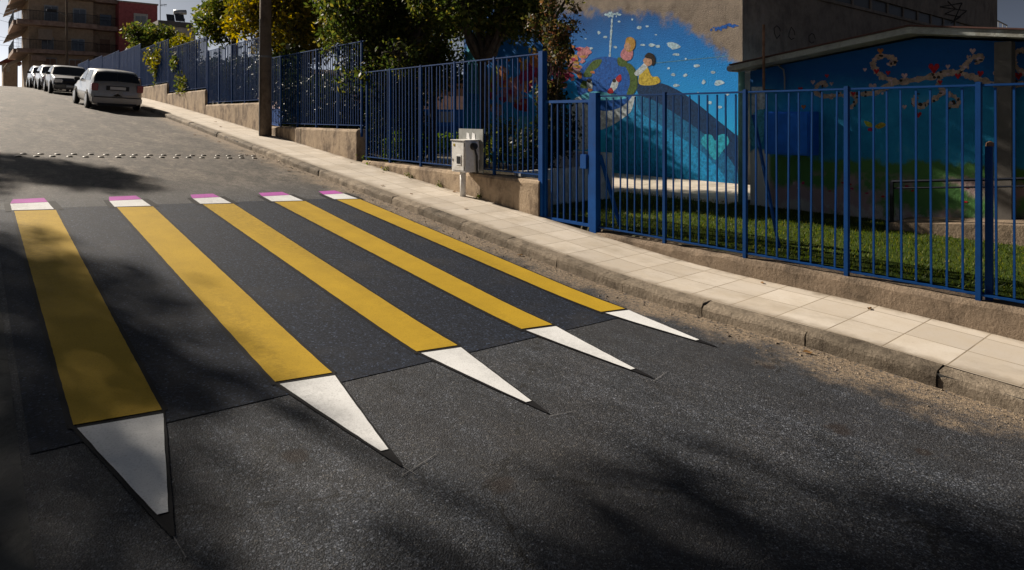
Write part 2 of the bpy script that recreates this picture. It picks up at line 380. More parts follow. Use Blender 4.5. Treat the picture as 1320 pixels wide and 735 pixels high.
# ------------------------------------------------------------------ mesh building
class MB:
    def __init__(s): s.v = []; s.f = []
    def add(s, vs, fs):
        o = len(s.v); s.v += [tuple(v) for v in vs]; s.f += [tuple(i+o for i in f) for f in fs]; return s
    def box(s, x0, x1, y0, y1, z0, z1):
        return s.add([(x0,y0,z0),(x1,y0,z0),(x1,y1,z0),(x0,y1,z0),(x0,y0,z1),(x1,y0,z1),(x1,y1,z1),(x0,y1,z1)],
                     [(0,3,2,1),(4,5,6,7),(0,1,5,4),(1,2,6,5),(2,3,7,6),(3,0,4,7)])
    def quad(s, *p): return s.add(p, [tuple(range(len(p)))])
    def tube(s, pts, rad, n=8, cap=True):
        pts = [Vector(p) for p in pts]
        if not hasattr(rad, '__len__'): rad = [rad]*len(pts)
        vs, fs = [], []; ref = None
        for i, p in enumerate(pts):
            a = pts[max(i-1, 0)]; b = pts[min(i+1, len(pts)-1)]; t = (b-a).normalized()
            if ref is None:
                ref = Vector((0, 0, 1)) if abs(t.z) < .9 else Vector((1, 0, 0))
            u = t.cross(ref).normalized(); w = t.cross(u).normalized(); ref = -w if w.dot(ref) < 0 else w
            w = ref; u = t.cross(w).normalized()
            for k in range(n):
                an = 2*math.pi*k/n; vs.append(p + (u*math.cos(an)+w*math.sin(an))*rad[i])
        for i in range(len(pts)-1):
            for k in range(n):
                a = i*n+k; b = i*n+(k+1) % n; fs.append((a, b, b+n, a+n))
        if cap: fs += [tuple(range(n))[::-1], tuple(range((len(pts)-1)*n, len(pts)*n))]
        return s.add(vs, fs)
    def prism_x(s, yz, x0, x1):
        n = len(yz); vs = [(x0, a, b) for a, b in yz]+[(x1, a, b) for a, b in yz]
        fs = [tuple(range(n)), tuple(range(n, 2*n))[::-1]]+[(i, (i+1) % n, (i+1) % n+n, i+n) for i in range(n)]
        return s.add(vs, fs)
    def prism_y(s, xz, y0, y1):
        n = len(xz); vs = [(a, y0, b) for a, b in xz]+[(a, y1, b) for a, b in xz]
        fs = [tuple(range(n)), tuple(range(n, 2*n))[::-1]]+[(i, (i+1) % n, (i+1) % n+n, i+n) for i in range(n)]
        return s.add(vs, fs)
    def lathe(s, prof, c, axis='z', n=20):
        vs, fs = [], []
        for r, h in prof:
            for k in range(n):
                a = 2*math.pi*k/n; p = (r*math.cos(a), r*math.sin(a), h)
                if axis == 'x': p = (h, p[0], p[1])
                vs.append((p[0]+c[0], p[1]+c[1], p[2]+c[2]))
        for i in range(len(prof)-1):
            for k in range(n):
                a = i*n+k; b = i*n+(k+1) % n; fs.append((a, b, b+n, a+n))
        fs += [tuple(range(n))[::-1], tuple(range((len(prof)-1)*n, len(prof)*n))]
        return s.add(vs, fs)
    def build(s, name, mat, parent=None, origin=None, smooth=False, bevel=0, fix=True):
        org = Vector((0, 0, 0))
        if parent is not None:
            q = parent
            while q is not None: org += q.location; q = q.parent
        elif origin is not None: org = Vector(origin)
        me = bpy.data.meshes.new(name)
        me.from_pydata([tuple(Vector(v)-org) for v in s.v], [], s.f)
        if fix:
            bm = bmesh.new(); bm.from_mesh(me); bmesh.ops.recalc_face_normals(bm, faces=bm.faces)
            if bevel: bmesh.ops.bevel(bm, geom=bm.edges[:], offset=bevel, segments=2, affect='EDGES', clamp_overlap=True)
            bm.to_mesh(me); bm.free()
        if smooth:
            for p in me.polygons: p.use_smooth = True
        me.materials.append(MATS[mat])
        o = bpy.data.objects.new(name, me); COL.objects.link(o)
        if parent is not None: o.parent = parent
        elif origin is not None: o.location = org
        return o
def tag(o, label=None, cat=None, group=None, kind=None):
    for k, v in (('label', label), ('category', cat), ('group', group), ('kind', kind)):
        if v: o[k] = v
    return o
def empty(name, loc, label, cat, group=None):
    o = bpy.data.objects.new(name, None); COL.objects.link(o); o.location = loc; o.empty_display_size = .2
    return tag(o, label, cat, group)
def struct(o): o['kind'] = 'structure'; return o
def copy_tree(o, parent=None):
    c = o.copy(); COL.objects.link(c); c.parent = parent
    for ch in list(o.children): copy_tree(ch, c)
    return c
def sheet(name, mat, xs, ys, fn, dz=0, smooth=True):
    m = MB(); nx = len(xs)
    m.v = [(x, y, fn(x, y)+dz) for y in ys for x in xs]
    m.f = [(j*nx+i, j*nx+i+1, (j+1)*nx+i+1, (j+1)*nx+i) for j in range(len(ys)-1) for i in range(nx-1)]
    return m.build(name, mat, smooth=smooth)
def frange(a, b, st):
    n = max(1, int(round((b-a)/st))); return [a+(b-a)*i/n for i in range(n+1)]

# ------------------------------------------------------------------ ground, road, pavement
def ground_fn(X, Y):
    if X < -2.4: return road_z(-.6, Y) - .12 + min(0, (X+2.4)*.004)
    if X <= 6.7: return road_z(X, Y) - .22
    return yard_z(X, Y) - .02
YS = frange(-40, -4, 6)[:-1]+frange(-4, 60, 1)[:-1]+frange(60, 140, 4)[:-1]+frange(140, 900, 60)
XS = [-400, -120, -40, -15, -6, -2.5, -2.2, -.8, 0, 1, 2, 3, 4, 5, 5.6, 6.3, 6.68, 6.72, 7.2, 7.7, 8.2, 8.7, 9.5, 12, 16, 24, 40, 90, 200, 500]
struct(sheet('ground', 'soil', XS, YS, ground_fn))
RYS = frange(-12, 45, .5)[:-1]+frange(45, 200, 2)
struct(sheet('road', 'asphalt', frange(.2, KX+.02, .3), RYS, road_z))
struct(sheet('gutter_strip', 'old_asphalt_strip', [-.62, -.2, .2], RYS, road_z, .003))
struct(sheet('crosswalk_surface', 'black_crosswalk_paint', frange(.24, 4.62, .25), frange(3.98, 10.05, .2), road_z, .004))
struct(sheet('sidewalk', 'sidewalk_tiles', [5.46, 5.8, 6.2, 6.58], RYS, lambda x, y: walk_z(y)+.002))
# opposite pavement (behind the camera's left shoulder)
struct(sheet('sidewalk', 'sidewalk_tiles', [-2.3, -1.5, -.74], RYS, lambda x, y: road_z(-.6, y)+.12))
def kerb(xf, sgn):
    m = MB(); y = -10.0; k = 0
    prof = [(0, -.12), (0.004, .075), (.012, .10), (.04, .121), (.155, .124), (.17, .118), (.17, -.12)]
    while y < 70:
        L = rng.uniform(.92, 1.02) if y < 30 else 2.0
        ys = frange(y+.005, y+L-.005, .14 if y < 16 else .5)
        dx = rng.uniform(-.008, .008); dzz = rng.uniform(-.006, .006)
        base = len(m.v); n = len(prof)
        for j, yy in enumerate(ys):
            e = .006 if j in (0, len(ys)-1) else 0
            for q, (a, b) in enumerate(prof):
                jx = rng.uniform(-.006, .006)+dx if q in (1, 2, 3) else 0
                jz = (rng.uniform(-.009, .005) if q in (1, 2, 3) else rng.uniform(-.003, .003) if q in (4, 5) else 0)+dzz
                m.v.append((xf+sgn*(a+jx+(e if q in (1, 2) else 0)), yy, road_z(xf, yy)+b+jz-(e*.6 if q in (2, 3) else 0)))
        for j in range(len(ys)-1):
            for q in range(n-1):
                a = base+j*n+q; m.f.append((a, a+1, a+1+n, a+n))
        m.f.append(tuple(base+q for q in range(n))); m.f.append(tuple(base+(len(ys)-1)*n+q for q in range(n))[::-1])
        y += L
    return m.build('kerb', 'kerb_concrete')
struct(kerb(KX, 1)); struct(kerb(-.6, -1))
# dark filler under the kerb joints
mj = MB()
for y in frange(-10, 69, .5)[:-1]:
    z0, z1 = road_z(KX, y), road_z(KX, y+.5)
    mj.add([(KX+.02, y, z0-.1), (KX+.02, y+.5, z1-.1), (KX+.16, y+.5, z1-.1), (KX+.16, y, z0-.1), (KX+.02, y, z0+.095), (KX+.02, y+.5, z1+.095), (KX+.16, y+.5, z1+.11), (KX+.16, y, z0+.11)],
           [(0, 1, 5, 4), (4, 5, 6, 7), (2, 3, 7, 6)])
struct(mj.build('kerb_bedding', 'old_asphalt_strip'))

# ------------------------------------------------------------------ the painted crossing
def paint_poly(name, mat, pts, dz, parent):
    """flat painted shape draped on the road: clip-free grid by long edges"""
    m = MB()
    if len(pts) == 4:
        a, b, c, d = [Vector((*p, 0)) for p in pts]      # a,b far edge  c,d near edge
        n = max(2, int((a-d).length/.07)); vs = []
        for i in range(n+1):
            t = i/n
            for q in (a.lerp(d, t), b.lerp(c, t)):
                jx = rng.uniform(-.0016, .0016) if 0 < i < n else 0; vs.append((q.x+jx, q.y, road_z(q.x, q.y)+dz))
        m.add(vs, [(2*i, 2*i+1, 2*i+3, 2*i+2) for i in range(n)])
    else:
        m.add([(x, y, road_z(x, y)+dz) for x, y in pts], [tuple(range(len(pts)))])
    return m.build(name, mat, parent)
bars = [(.440, .851, .436, .851), (1.512, 1.93, 1.509, 1.873), (2.562, 2.972, 2.553, 2.89), (3.572, 4.045, 3.573, 3.885), (4.575, 4.972, 4.549, 4.838)]
where = ['nearest the left edge of the road, lying in shade', 'second from the left edge of the road', 'in the middle of the five', 'second from the kerb', 'right beside the sandy kerb gutter']
tips = [(.654, 2.997), (1.693, 2.93), (2.714, 2.944), (3.697, 2.925), (4.656, 3.04)]
for i, (fl, fr, nl, nr) in enumerate(bars):
    e = empty('crosswalk_stripe', ((nl+nr)/2, 7, road_z((nl+nr)/2, 7)), 'yellow 3D painted crosswalk stripe '+where[i], 'crosswalk stripe', 'five painted crossing stripes')
    tx, ty = tips[i]; w = .03
    paint_poly('black_outline', 'black_line_paint', [(fl-w, 9.93), (fr+w, 9.90), (nr+w, 4.12), (nl-w, 4.14)], .008, e)
    paint_poly('black_shadow_point', 'black_line_paint', [(nl-.012, 4.15), (nr+.018, 4.13), (tx+.008, ty-.02), (tx-.006, ty-.02)], .0085, e)
    paint_poly('yellow_top', 'yellow_road_paint', [(fl, 9.91), (fr, 9.88), (nr, 4.125), (nl, 4.17)], .012, e)
    k = (4.085-ty)/1.0
    paint_poly('white_side', 'white_road_paint', [(nl+.012, 4.125), (nr-.004, 4.075), (tx+.020, ty+.15), (tx-.022, ty+.155)], .0125, e)
    s1 = (fr-fl)
    paint_poly('white_end', 'white_road_paint', [(fl-.02, 10.36), (fr-.04, 10.40), (fr-.015, 9.93), (fl-.02, 9.95)], .012, e)
    paint_poly('purple_end', 'purple_road_paint', [(fl+.02, 10.66), (fr-.06, 10.70), (fr-.04, 10.415), (fl-.02, 10.375)], .012, e)
    m = MB()      # black wobbly edging round the white and purple ends
    paint_poly('black_edging', 'black_line_paint', [(fl-.10+.02, 10.44), (fr+.05, 10.48), (fr+.085, 9.9), (fl-.085, 9.9)], .0075, e)
# chalk setting-out marks at the tips
for (x, y, dx, dy) in [(1.73, 2.86, .24, .07), (1.70, 2.90, .02, -.13), (3.72, 2.88, .22, .05), (2.74, 2.88, .16, -.03), (.66, 2.93, .01, -.16)]:
    m = MB(); L = math.hypot(dx, dy); px, py = -dy/L*.0022, dx/L*.0022
    pts = [(x-dx*.3+px, y-dy*.3+py), (x+dx*.7+px, y+dy*.7+py), (x+dx*.7-px, y+dy*.7-py), (x-dx*.3-px, y-dy*.3-py)]
    m.add([(a, b, road_z(a, b)+.006) for a, b in pts], [(0, 1, 2, 3)])
    o = m.build('chalk_mark', 'chalk'); struct(o)
# road studs: two staggered rows across the road
stud = None
for row in range(2):
    for i in range(17):
        x = (.70 if row else .82) + i*.262; y = (14.85 if row else 15.2) + rng.uniform(-.03, .03)
        if x > 5.05: continue
        if stud is None:
            m = MB(); m.lathe([(.055, 0), (.052, .008), (.042, .015), (.02, .019), (.004, .02)], (0, 0, 0), n=12)
            stud = m.build('road_stud', 'stud_metal', origin=(0, 0, 0), smooth=True)
            tag(stud, 'small round metal stud in the double row across the road', 'road stud', 'road studs across the street')
            o = stud
        else:
            o = stud.copy(); COL.objects.link(o)
        o.location = (x + rng.uniform(-.02, .02), y, road_z(x, y)+.001)
# gutter debris and fallen leaves
m = MB()
for i in range(1500):
    y = rng.uniform(-3, 16); x = KX - abs(rng.gauss(0, .2)) - .01
    if rng.random() < .12: x = KX - rng.uniform(0, .9)
    s = rng.uniform(.004, .013) if rng.random() < .93 else rng.uniform(.014, .024)
    z = road_z(x, y); a = rng.random()*6.28
    pts = [(x+s*math.cos(a+q*2.1)*rng.uniform(.7, 1.2), y+s*math.sin(a+q*2.1)*rng.uniform(.7, 1.2), z) for q in range(3)]
    top = (x+rng.uniform(-.3, .3)*s, y, z+s*rng.uniform(.5, .9))
    m.add(pts+[top], [(0, 1, 3), (1, 2, 3), (2, 0, 3)])
tag(m.build('gravel', 'gravel_stone'), 'sand and small gravel gathered in the gutter along the kerb', 'gravel', kind='stuff')
lf = None
for i in range(26):
    y = rng.uniform(1.5, 24)
    if i < 14: x = KX - rng.uniform(.03, .5); z = road_z(x, y)
    else: x = rng.choice([rng.uniform(6.2, 6.5), rng.uniform(5.6, 6.5)]); z = walk_z(y)
    if lf is None:
        mm = MB(); mm.add([(-.035, 0, .004), (-.01, -.018, .012), (.03, -.012, .006), (.045, 0, .016), (.025, .016, .010), (-.012, .019, .018)], [(0, 1, 2, 3), (0, 3, 4, 5)])
        lf = mm.build('fallen_leaf', 'dead_leaf', origin=(0, 0, 0)); o = lf
        tag(lf, 'dry brown leaf fallen on the ground beside the kerb', 'leaf', 'fallen leaves along the kerb')
    else: o = lf.copy(); COL.objects.link(o)
    o.location = (x, y, z+.004); o.rotation_euler = (0, 0, rng.random()*6.28); o.scale = [rng.uniform(.7, 1.3)]*3

# ------------------------------------------------------------------ low walls
WX0, WX1 = 6.55, 6.80
def rough_wall(name, y0, y1, ztop, label, joint=None, cap=False, wob=.012, zfun=None, cat='wall'):
    m = MB(); ys = frange(y0, y1, .2); base = []
    for y in ys:
        zb = min(walk_z(y), YARD)-.3
        zt = ztop if zfun is None else zfun(y)
        j = lambda a=wob: rng.uniform(-a, a)
        base.append([(WX0, y, zb), (WX0+j(.0015), y, zt-.05+j()), (WX0+.02+j(.003), y, zt-.012+j(wob*.6)), (WX0+.05, y, zt+j(wob*.4)), (WX1, y, zt), (WX1, y, zb)])
    n = 6; vs = [p for b in base for p in b]
    fs = [(i*n+q, i*n+q+1, (i+1)*n+q+1, (i+1)*n+q) for i in range(len(ys)-1) for q in range(n-1)]
    fs += [tuple(range(n)), tuple(range((len(ys)-1)*n, len(ys)*n))[::-1]]
    m.add(vs, fs)
    o = m.build(name, 'plinth_concrete' if zfun is not None and y0 < 0 else 'rendered_wall', origin=(WX0, (y0+y1)/2, walk_z((y0+y1)/2)))
    tag(o, label, cat, 'stepped low walls under the blue fence')
    if joint:
        mm = MB()
        for y in joint: mm.box(WX0-.004, WX0+.01, y-.008, y+.008, walk_z(y), ztop-.03)
        mm.build('joint', 'soil', o)
    return o
rough_wall('low_wall', -6, 6.12, -1.6, 'low crumbling concrete plinth under the railing beside the green lawn', zfun=lambda y: -1.575-.02*sm((y-3)/3), wob=.02)
rough_wall('low_wall', 7.26, 12.95, -.985, 'stained low wall behind the white meter box, tapering into the sidewalk')
rough_wall('low_wall', 13.2, 19.35, -.325, 'rendered low wall with a vertical joint, just right of the tall pole', [16.3])
rough_wall('low_wall', 19.4, 25.0, .36, 'mottled low wall step just left of the tall pole')
rough_wall('low_wall', 25.05, 30.8, .90, 'brown mottled low wall step second left of the tall pole')
rough_wall('low_wall', 30.85, 36.6, 1.34, 'upper low wall step starting right of the silver hatchback')
rough_wall('low_wall', 36.65, 62, 1.8, 'farthest low wall up the hill, behind the parked cars', zfun=lambda y: 1.75+.03*(y-36.6))

# ------------------------------------------------------------------ blue fences
FX = 6.63
def bar_box(m, x, y, z0, z1, w): m.box(x-w/2, x+w/2, y-w/2, y+w/2, z0, z1)
def fence(y0, y1, zb, zt, posts, label, spacing=.121, name='metal_fence', w=.016, foot=.1):
    e = empty(name, (FX, (y0+y1)/2, zb-foot), label, 'fence', 'blue fence panels along the school')
    m = MB(); ys = frange(y0+.02, y1-.02, spacing)
    for y in ys[1:-1]:
        if min(abs(y-p) for p in posts) < .06: continue
        dx = rng.gauss(0, .005); dy = rng.gauss(0, .007) if rng.random() < .9 else rng.uniform(-.03, .03)
        h = w/2
        m.add([(FX-h, y-h, zb+.02), (FX+h, y-h, zb+.02), (FX+h, y+h, zb+.02), (FX-h, y+h, zb+.02),
               (FX-h+dx, y-h+dy, zt-.02), (FX+h+dx, y-h+dy, zt-.02), (FX+h+dx, y+h+dy, zt-.02), (FX-h+dx, y+h+dy, zt-.02)],
              [(0, 3, 2, 1), (4, 5, 6, 7), (0, 1, 5, 4), (1, 2, 6, 5), (2, 3, 7, 6), (3, 0, 4, 7)])
    m.build('bars', 'blue_fence_paint', e)
    for nm, z in (('top_rail', zt), ('bottom_rail', zb)):
        k = MB(); k.box(FX-.015, FX+.015, y0, y1, z-.010, z+.011); k.build(nm, 'blue_fence_paint', e, bevel=.003)
    for p in posts:
        k = MB(); k.box(FX-.022, FX+.022, p-.022, p+.022, zb-foot-.15, zt+.03); k.build('post', 'blue_fence_paint', e, bevel=.004)
    return e
gp = [5.02, 3.93, 2.84, 1.75, .66, -.43, -1.52, -2.6]
g = fence(-2.63, 6.12, -1.53, .25, gp, 'waist to head high blue railing on the plinth in front of the lawn and hut', foot=.06)
for y, ln in ((3.86, .9), (1.72, .0)):
    k = MB()
    if ln: k.tube([(FX+.05, y, .0), (FX+.42, y-.1, -1.5)], .022, 6)
    else: k.box(FX+.05, FX+.10, y-.05, y, -1.62, -.27)
    k.build('brace', 'blue_fence_paint', g)
k = MB(); k.lathe([(.035, 0), (.03, .03), (.004, .045)], (FX+.08, 1.69, -.268), n=10); k.build('brace_cap', 'rusty_steel', g)
fence(7.32, 12.95, -.905, .915, [12.85, 11.85, 10.67, 9.55, 8.42], 'tall blue railing behind the white meter box and shrubs')
fence(13.0, 19.3, -.235, 1.6, [13.1, 14.3, 15.5, 16.7, 17.9, 19.2], 'blue railing panel in front of dense dark shrubs, right of the tall pole')
fence(19.4, 25.0, .44, 2.27, [19.5, 20.9, 22.2, 23.6, 24.9], 'blue railing panel rising just left of the tall pole', .118, w=.018)
fence(25.05, 30.8, .98, 2.80, [25.1, 26.5, 27.9, 29.3, 30.7], 'blue railing panel overgrown by creeper, second left of the tall pole', .115, w=.019)
fence(30.85, 36.6, 1.42, 3.22, [30.9, 32.3, 33.7, 35.1, 36.5], 'blue railing panel behind the rear of the silver hatchback', .115, w=.02)
for j in range(4):
    y0 = 36.65+j*6.0
    fence(y0, y0+5.9, 1.85+.2*j, 3.5+.13*j, [y0+.1, y0+2, y0+3.9, y0+5.8], ['blue railing panel above the silver hatchback roof', 'blue railing panel above the dark car bonnet', 'blue railing panel far up the hill behind the dark car', 'last blue railing panel at the hill crest'][j], .1, w=.03)
# gate
e = empty('gate', (FX, 6.7, -1.62), 'narrow blue barred gate between two thick posts left of the lawn railing', 'gate')
for y, w, zt, mt in ((7.25, .10, .95, 'blue_gate_paint'), (6.19, .13, .30, 'blue_gate_paint')):
    k = MB(); k.box(FX-.05, FX+.05, y-w/2, y+w/2, -1.75, zt); k.build('gate_post', mt, e, bevel=.005)
k = MB(); k.box(FX-.02, FX+.02, 6.27, 7.19, .17, .21); k.box(FX-.02, FX+.02, 6.27, 7.19, -1.55, -1.51); k.box(FX-.02, FX+.02, 6.26, 6.30, -1.51, .17); k.box(FX-.02, FX+.02, 7.16, 7.20, -1.51, .17)
k.build('gate_frame', 'blue_gate_paint', e)
k = MB()
for y in frange(6.28, 7.18, .125)[1:-1]: bar_box(k, FX, y, -1.51, .17, .022)
k.build('bars', 'blue_fence_paint', e)
k = MB(); k.tube([(FX+.03, 6.12, -.55), (FX+.30, 5.98, -1.58)], .03, 6); k.build('brace', 'blue_gate_paint', e)
k = MB(); k.box(FX-.06, FX-.02, 6.30, 6.42, -.75, -.55); k.build('lock_box', 'blue_gate_paint', e, bevel=.005)

# ------------------------------------------------------------------ utility pole, meter box
pz = walk_z(18.22)
e = empty('utility_pole', (6.33, 18.25, pz), 'tall grey brown wooden pole standing on the sidewalk against the fence', 'pole')
k = MB(); k.tube([(6.33, 18.25, pz-.3), (6.335, 18.25, pz+2), (6.36, 18.25, pz+9.5)], [.172, .162, .125], 16); k.build('shaft', 'pole_wood', e, smooth=True)
k = MB(); k.lathe([(.170, 0), (.172, .004), (.172, .05), (.169, .054)], (6.333, 18.25, pz+2.15), n=16); k.build('steel_band', 'grey_steel', e)
k = MB(); k.box(5.75, 6.95, 18.05, 18.13, pz+8.8, pz+8.9); k.build('cross_arm', 'pole_wood', e)
k = MB(); k.tube([(6.155, 18.2, pz), (6.17, 18.2, pz+3.2)], .014, 6); k.build('earth_cable', 'grey_steel', e)

y0 = onX(599.5, 200, 6.27)[1]; y1 = onX(582, 200, 6.27)[1]
e = empty('meter_box', (6.4, (y0+y1)/2, walk_z(9.3)), 'white plastic electricity meter box on a short white duct by the low wall', 'meter box')
zb, zt = onX(599.5, 223, 6.27)[2], onX(599.5, 182, 6.27)[2]
k = MB(); k.box(6.27, 6.56, y0, y1, zb, zt); k.build('cabinet', 'cabinet_plastic', e, bevel=.012)
k = MB(); k.box(6.262, 6.275, y0+.03, y1-.03, zb+.03, zt-.03); d = k.build('door', 'cabinet_plastic', e, bevel=.004)
k = MB(); k.box(6.255, 6.263, y0+.10, y0+.235, zb+.12, zb+.29); k.build('meter_window_frame', 'white_sticker', d)
k = MB(); k.box(6.250, 6.256, y0+.12, y0+.215, zb+.145, zb+.265); k.build('meter_window', 'dark_glass', d)
k = MB(); k.box(6.256, 6.263, y1-.11, y1-.07, zt-.09, zt-.05); k.build('warning_sticker', 'mural_yellow', d)
k = MB(); k.lathe([(.05, -.07), (.06, -.05), (.06, 0)], (0, 0, 0), n=14); k.v = [(6.43+v[0], y0+.0+v[2], zt-.09+v[1]) for v in k.v]; k.build('cable_gland', 'black_plastic', e)
k = MB(); k.tube([(6.44, y0-.03, zt-.10), (6.47, y0-.05, zt-.25), (6.49, y0-.035, zb-.02)], .018, 8); k.build('cable', 'black_plastic', e)
k = MB(); k.tube([(6.42, y1-.12, walk_z(9.3)-.05), (6.42, y1-.12, zb+.01)], .05, 12); k.build('duct', 'cabinet_plastic', e, smooth=True)
for zz in (zb+.06, zt-.06):
    k = MB(); k.tube([(6.268, y0+.02, zz-.03), (6.268, y0+.02, zz+.03)], .008, 8); k.build('hinge', 'grey_steel', e)
k = MB(); k.box(6.256, 6.263, y1-.06, y1-.045, zb+.18, zb+.22); k.build('lock', 'black_plastic', d)
k = MB(); k.box(6.25, 6.58, y0-.015, y1+.015, zt+.001, zt+.016); k.build('lid', 'cabinet_plastic', e, bevel=.005)
by0, by1 = onX(623, 190, 6.585)[1], onX(592, 190, 6.585)[1]
e = empty('backing_board', (6.585, (by0+by1)/2, -.98), 'grey board fixed to the railing behind the white meter box', 'board')
k = MB(); k.box(6.575, 6.59, by0, by1, -.97, onX(600, 166, 6.58)[2]); k.build('board', 'grey_board', e)
zt2 = onX(600, 166, 6.58)[2]
for (a, b, c, d_) in ((.20, .30, .06, .20), (.36, .46, .06, .19), (.07, .13, .22, .52)):
    k = MB(); k.add([(6.57, by0+a, zt2-d_), (6.57, by0+b, zt2-d_+.03), (6.57, by0+b-.01, zt2-c), (6.57, by0+a+.02, zt2-c-.02)], [(0, 1, 2, 3)]); k.build('torn_sticker', 'white_sticker', e)

# ------------------------------------------------------------------ school yard
struct(sheet('lawn', 'turf', frange(6.78, 10.32, .3), frange(-6, 8.7, .5), lambda x, y: YARD+.02))
npb = 30000; g2 = np.random.default_rng(3)
bx = g2.uniform(6.80, 10.25, npb); by = g2.uniform(-2.0, 8.68, npb); an = g2.uniform(0, 6.28, npb); hh = g2.uniform(.02, .05, npb)
v = np.zeros((npb, 3, 3)); wv = .006
v[:, 0] = np.stack([bx+np.cos(an)*wv, by+np.sin(an)*wv, np.full(npb, YARD+.02)], 1)
v[:, 1] = np.stack([bx-np.cos(an)*wv, by-np.sin(an)*wv, np.full(npb, YARD+.02)], 1)
v[:, 2] = np.stack([bx+g2.normal(0, .015, npb), by+g2.normal(0, .015, npb), YARD+.02+hh], 1)
def np_mesh(name, V, k, mat, parent=None, org=(0, 0, 0)):
    nf = len(V); me = bpy.data.meshes.new(name)
    me.vertices.add(nf*k); me.vertices.foreach_set('co', (V-np.array(org)).reshape(-1).astype('f'))
    me.loops.add(nf*k); me.loops.foreach_set('vertex_index', np.arange(nf*k, dtype='i'))
    me.polygons.add(nf); me.polygons.foreach_set('loop_start', np.arange(0, nf*k, k, dtype='i'))
    me.update(calc_edges=True); me.materials.append(MATS[mat])
    o = bpy.data.objects.new(name, me); COL.objects.link(o)
    if parent is not None: o.parent = parent
    return o
tag(np_mesh('grass', v, 3, 'grass_blades'), 'short green turf blades on the lawn behind the railing', 'grass', kind='stuff')
struct(sheet('path', 'path_concrete', [9.3, 10.3, 11.5, 13.06], frange(6.3, 19, 1), lambda x, y: YARD+.035 if not (x < 9.9 and y < 8.6) else YARD-.02))
# planter
e = empty('planter', (8.2, 8.4, YARD), 'white painted masonry planter with shrubs behind the gate', 'planter')
k = MB(); k.box(6.95, 8.75, 8.12, 8.30, YARD-.1, -.93); k.box(8.75, 9.15, 8.10, 9.9, YARD-.1, -.70); k.build('wall', 'planter_wall_paint', e, bevel=.01)
k = MB(); k.box(6.95, 8.75, 8.30, 9.9, YARD, -1.0); k.build('soil_fill', 'soil', e)

# ------------------------------------------------------------------ flat painted shapes on walls that face the street
def spline(pts, n=6):
    out = []; L = len(pts)
    for i in range(L):
        p0, p1, p2, p3 = [np.array(pts[(i+q) % L], float) for q in (-1, 0, 1, 2)]
        for k in range(n):
            t = k/n; out.append(tuple(.5*((2*p1)+(-p0+p2)*t+(2*p0-5*p1+4*p2-p3)*t*t+(-p0+3*p1-3*p2+p3)*t**3)))
    return out
DEC = [0]
def decal(name, mat, pts, X, parent, lift=.004, smooth=True):
    if smooth: pts = spline(pts)
    yz = [onX(u, v, X)[1:] for u, v in pts]
    DEC[0] += 1; lift = .002+lift*.16+DEC[0] % 9 * .00006
    m = MB(); m.prism_x(yz, X-lift, X-lift+.0012)
    return m.build(name, 'mural_'+mat, parent)
def stroke(name, mat, pts, X, parent, w=.05, lift=.004, jag=0):
    yz = [Vector(onX(u, v, X)[1:]) for u, v in pts]
    # resample
    dense = []
    for i in range(len(yz)-1):
        p0, p1, p2, p3 = yz[max(i-1, 0)], yz[i], yz[i+1], yz[min(i+2, len(yz)-1)]
        for k in range(8):
            t = k/8; dense.append(.5*((2*p1)+(-p0+p2)*t+(2*p0-5*p1+4*p2-p3)*t*t+(-p0+3*p1-3*p2+p3)*t**3))
    dense.append(yz[-1]); m = MB(); vs = []
    DEC[0] += 1; lift = .002+lift*.16+DEC[0] % 9 * .00006
    for i, p in enumerate(dense):
        t = (dense[min(i+1, len(dense)-1)]-dense[max(i-1, 0)]).normalized(); nrm = Vector((-t.y, t.x))
        ww = w/2*(1+rng.uniform(-jag, jag))
        for s in (1, -1): vs.append((X-lift, p.x+nrm.x*ww*s, p.y+nrm.y*ww*s))
    m.add(vs, [(2*i, 2*i+1, 2*i+3, 2*i+2) for i in range(len(dense)-1)])
    return m.build(name, 'mural_'+mat, parent)
def heart(u, v, s): 
    return [(u, v+s), (u-s*.55, v+s*.35), (u-s, v-s*.25), (u-s*.75, v-s*.8), (u-s*.25, v-s*.75), (u, v-s*.35), (u+s*.25, v-s*.75), (u+s*.75, v-s*.8), (u+s, v-s*.25), (u+s*.55, v+s*.35)]
def blob(u, v, a, b, k=8, j=.25): 
    return [(u+a*math.cos(q*2*math.pi/k)*rng.uniform(1-j, 1+j), v+b*math.sin(q*2*math.pi/k)*rng.uniform(1-j, 1+j)) for q in range(k)]

# ------------------------------------------------------------------ school building with the whale mural
MX = 13.07; MY0 = onX(957, 100, MX)[1]; MY1 = onX(598, 100, MX)[1]
SB = empty('school_building', (20, 12, YARD), 'large grey stucco school building with a blue whale mural on its street wall', 'building')
k = MB(); k.box(MX, 16.5, MY0, MY1, YARD-.3, 8.5); k.build('mural_wall', 'mural_wall_paint', SB)
mw = SB.children[0]
k = MB(); k.box(16.503, 32, MY0+.002, MY0+.297, YARD-.3, 8.5); k.build('side_wall', 'grey_stucco', SB)
k = MB(); k.box(MX+.04, 16.5, MY0-.006, MY0-.001, YARD-.2, 8.4); k.build('side_wall', 'grey_stucco', SB)
k = MB(); k.box(16.51, 31.9, MY0+.302, MY1-.1, YARD-.3, 8.45); k.build('rear_block', 'grey_stucco', SB)
k = MB()                                                                  # black strip standing in for the shade in the gap below the parapet
xa, xb = onY(1060, 0, MY0)[0], 27.3
k.box(xa, xb, MY0-.02, MY0+.01, 2.98, 3.28); k.build('vent_gap', 'black_plastic', SB)
for x in frange(xa+.5, xb-.5, 1.25):
    k = MB(); k.box(x-.06, x+.06, MY0-.05, MY0-.021, 2.98, 3.28); k.build('gap_post', 'grey_stucco', SB)
k = MB(); k.box(xa-.4, 29.3, MY0-.10, MY0-.001, 3.28, 4.2); k.build('parapet_band', 'grey_stucco', SB)
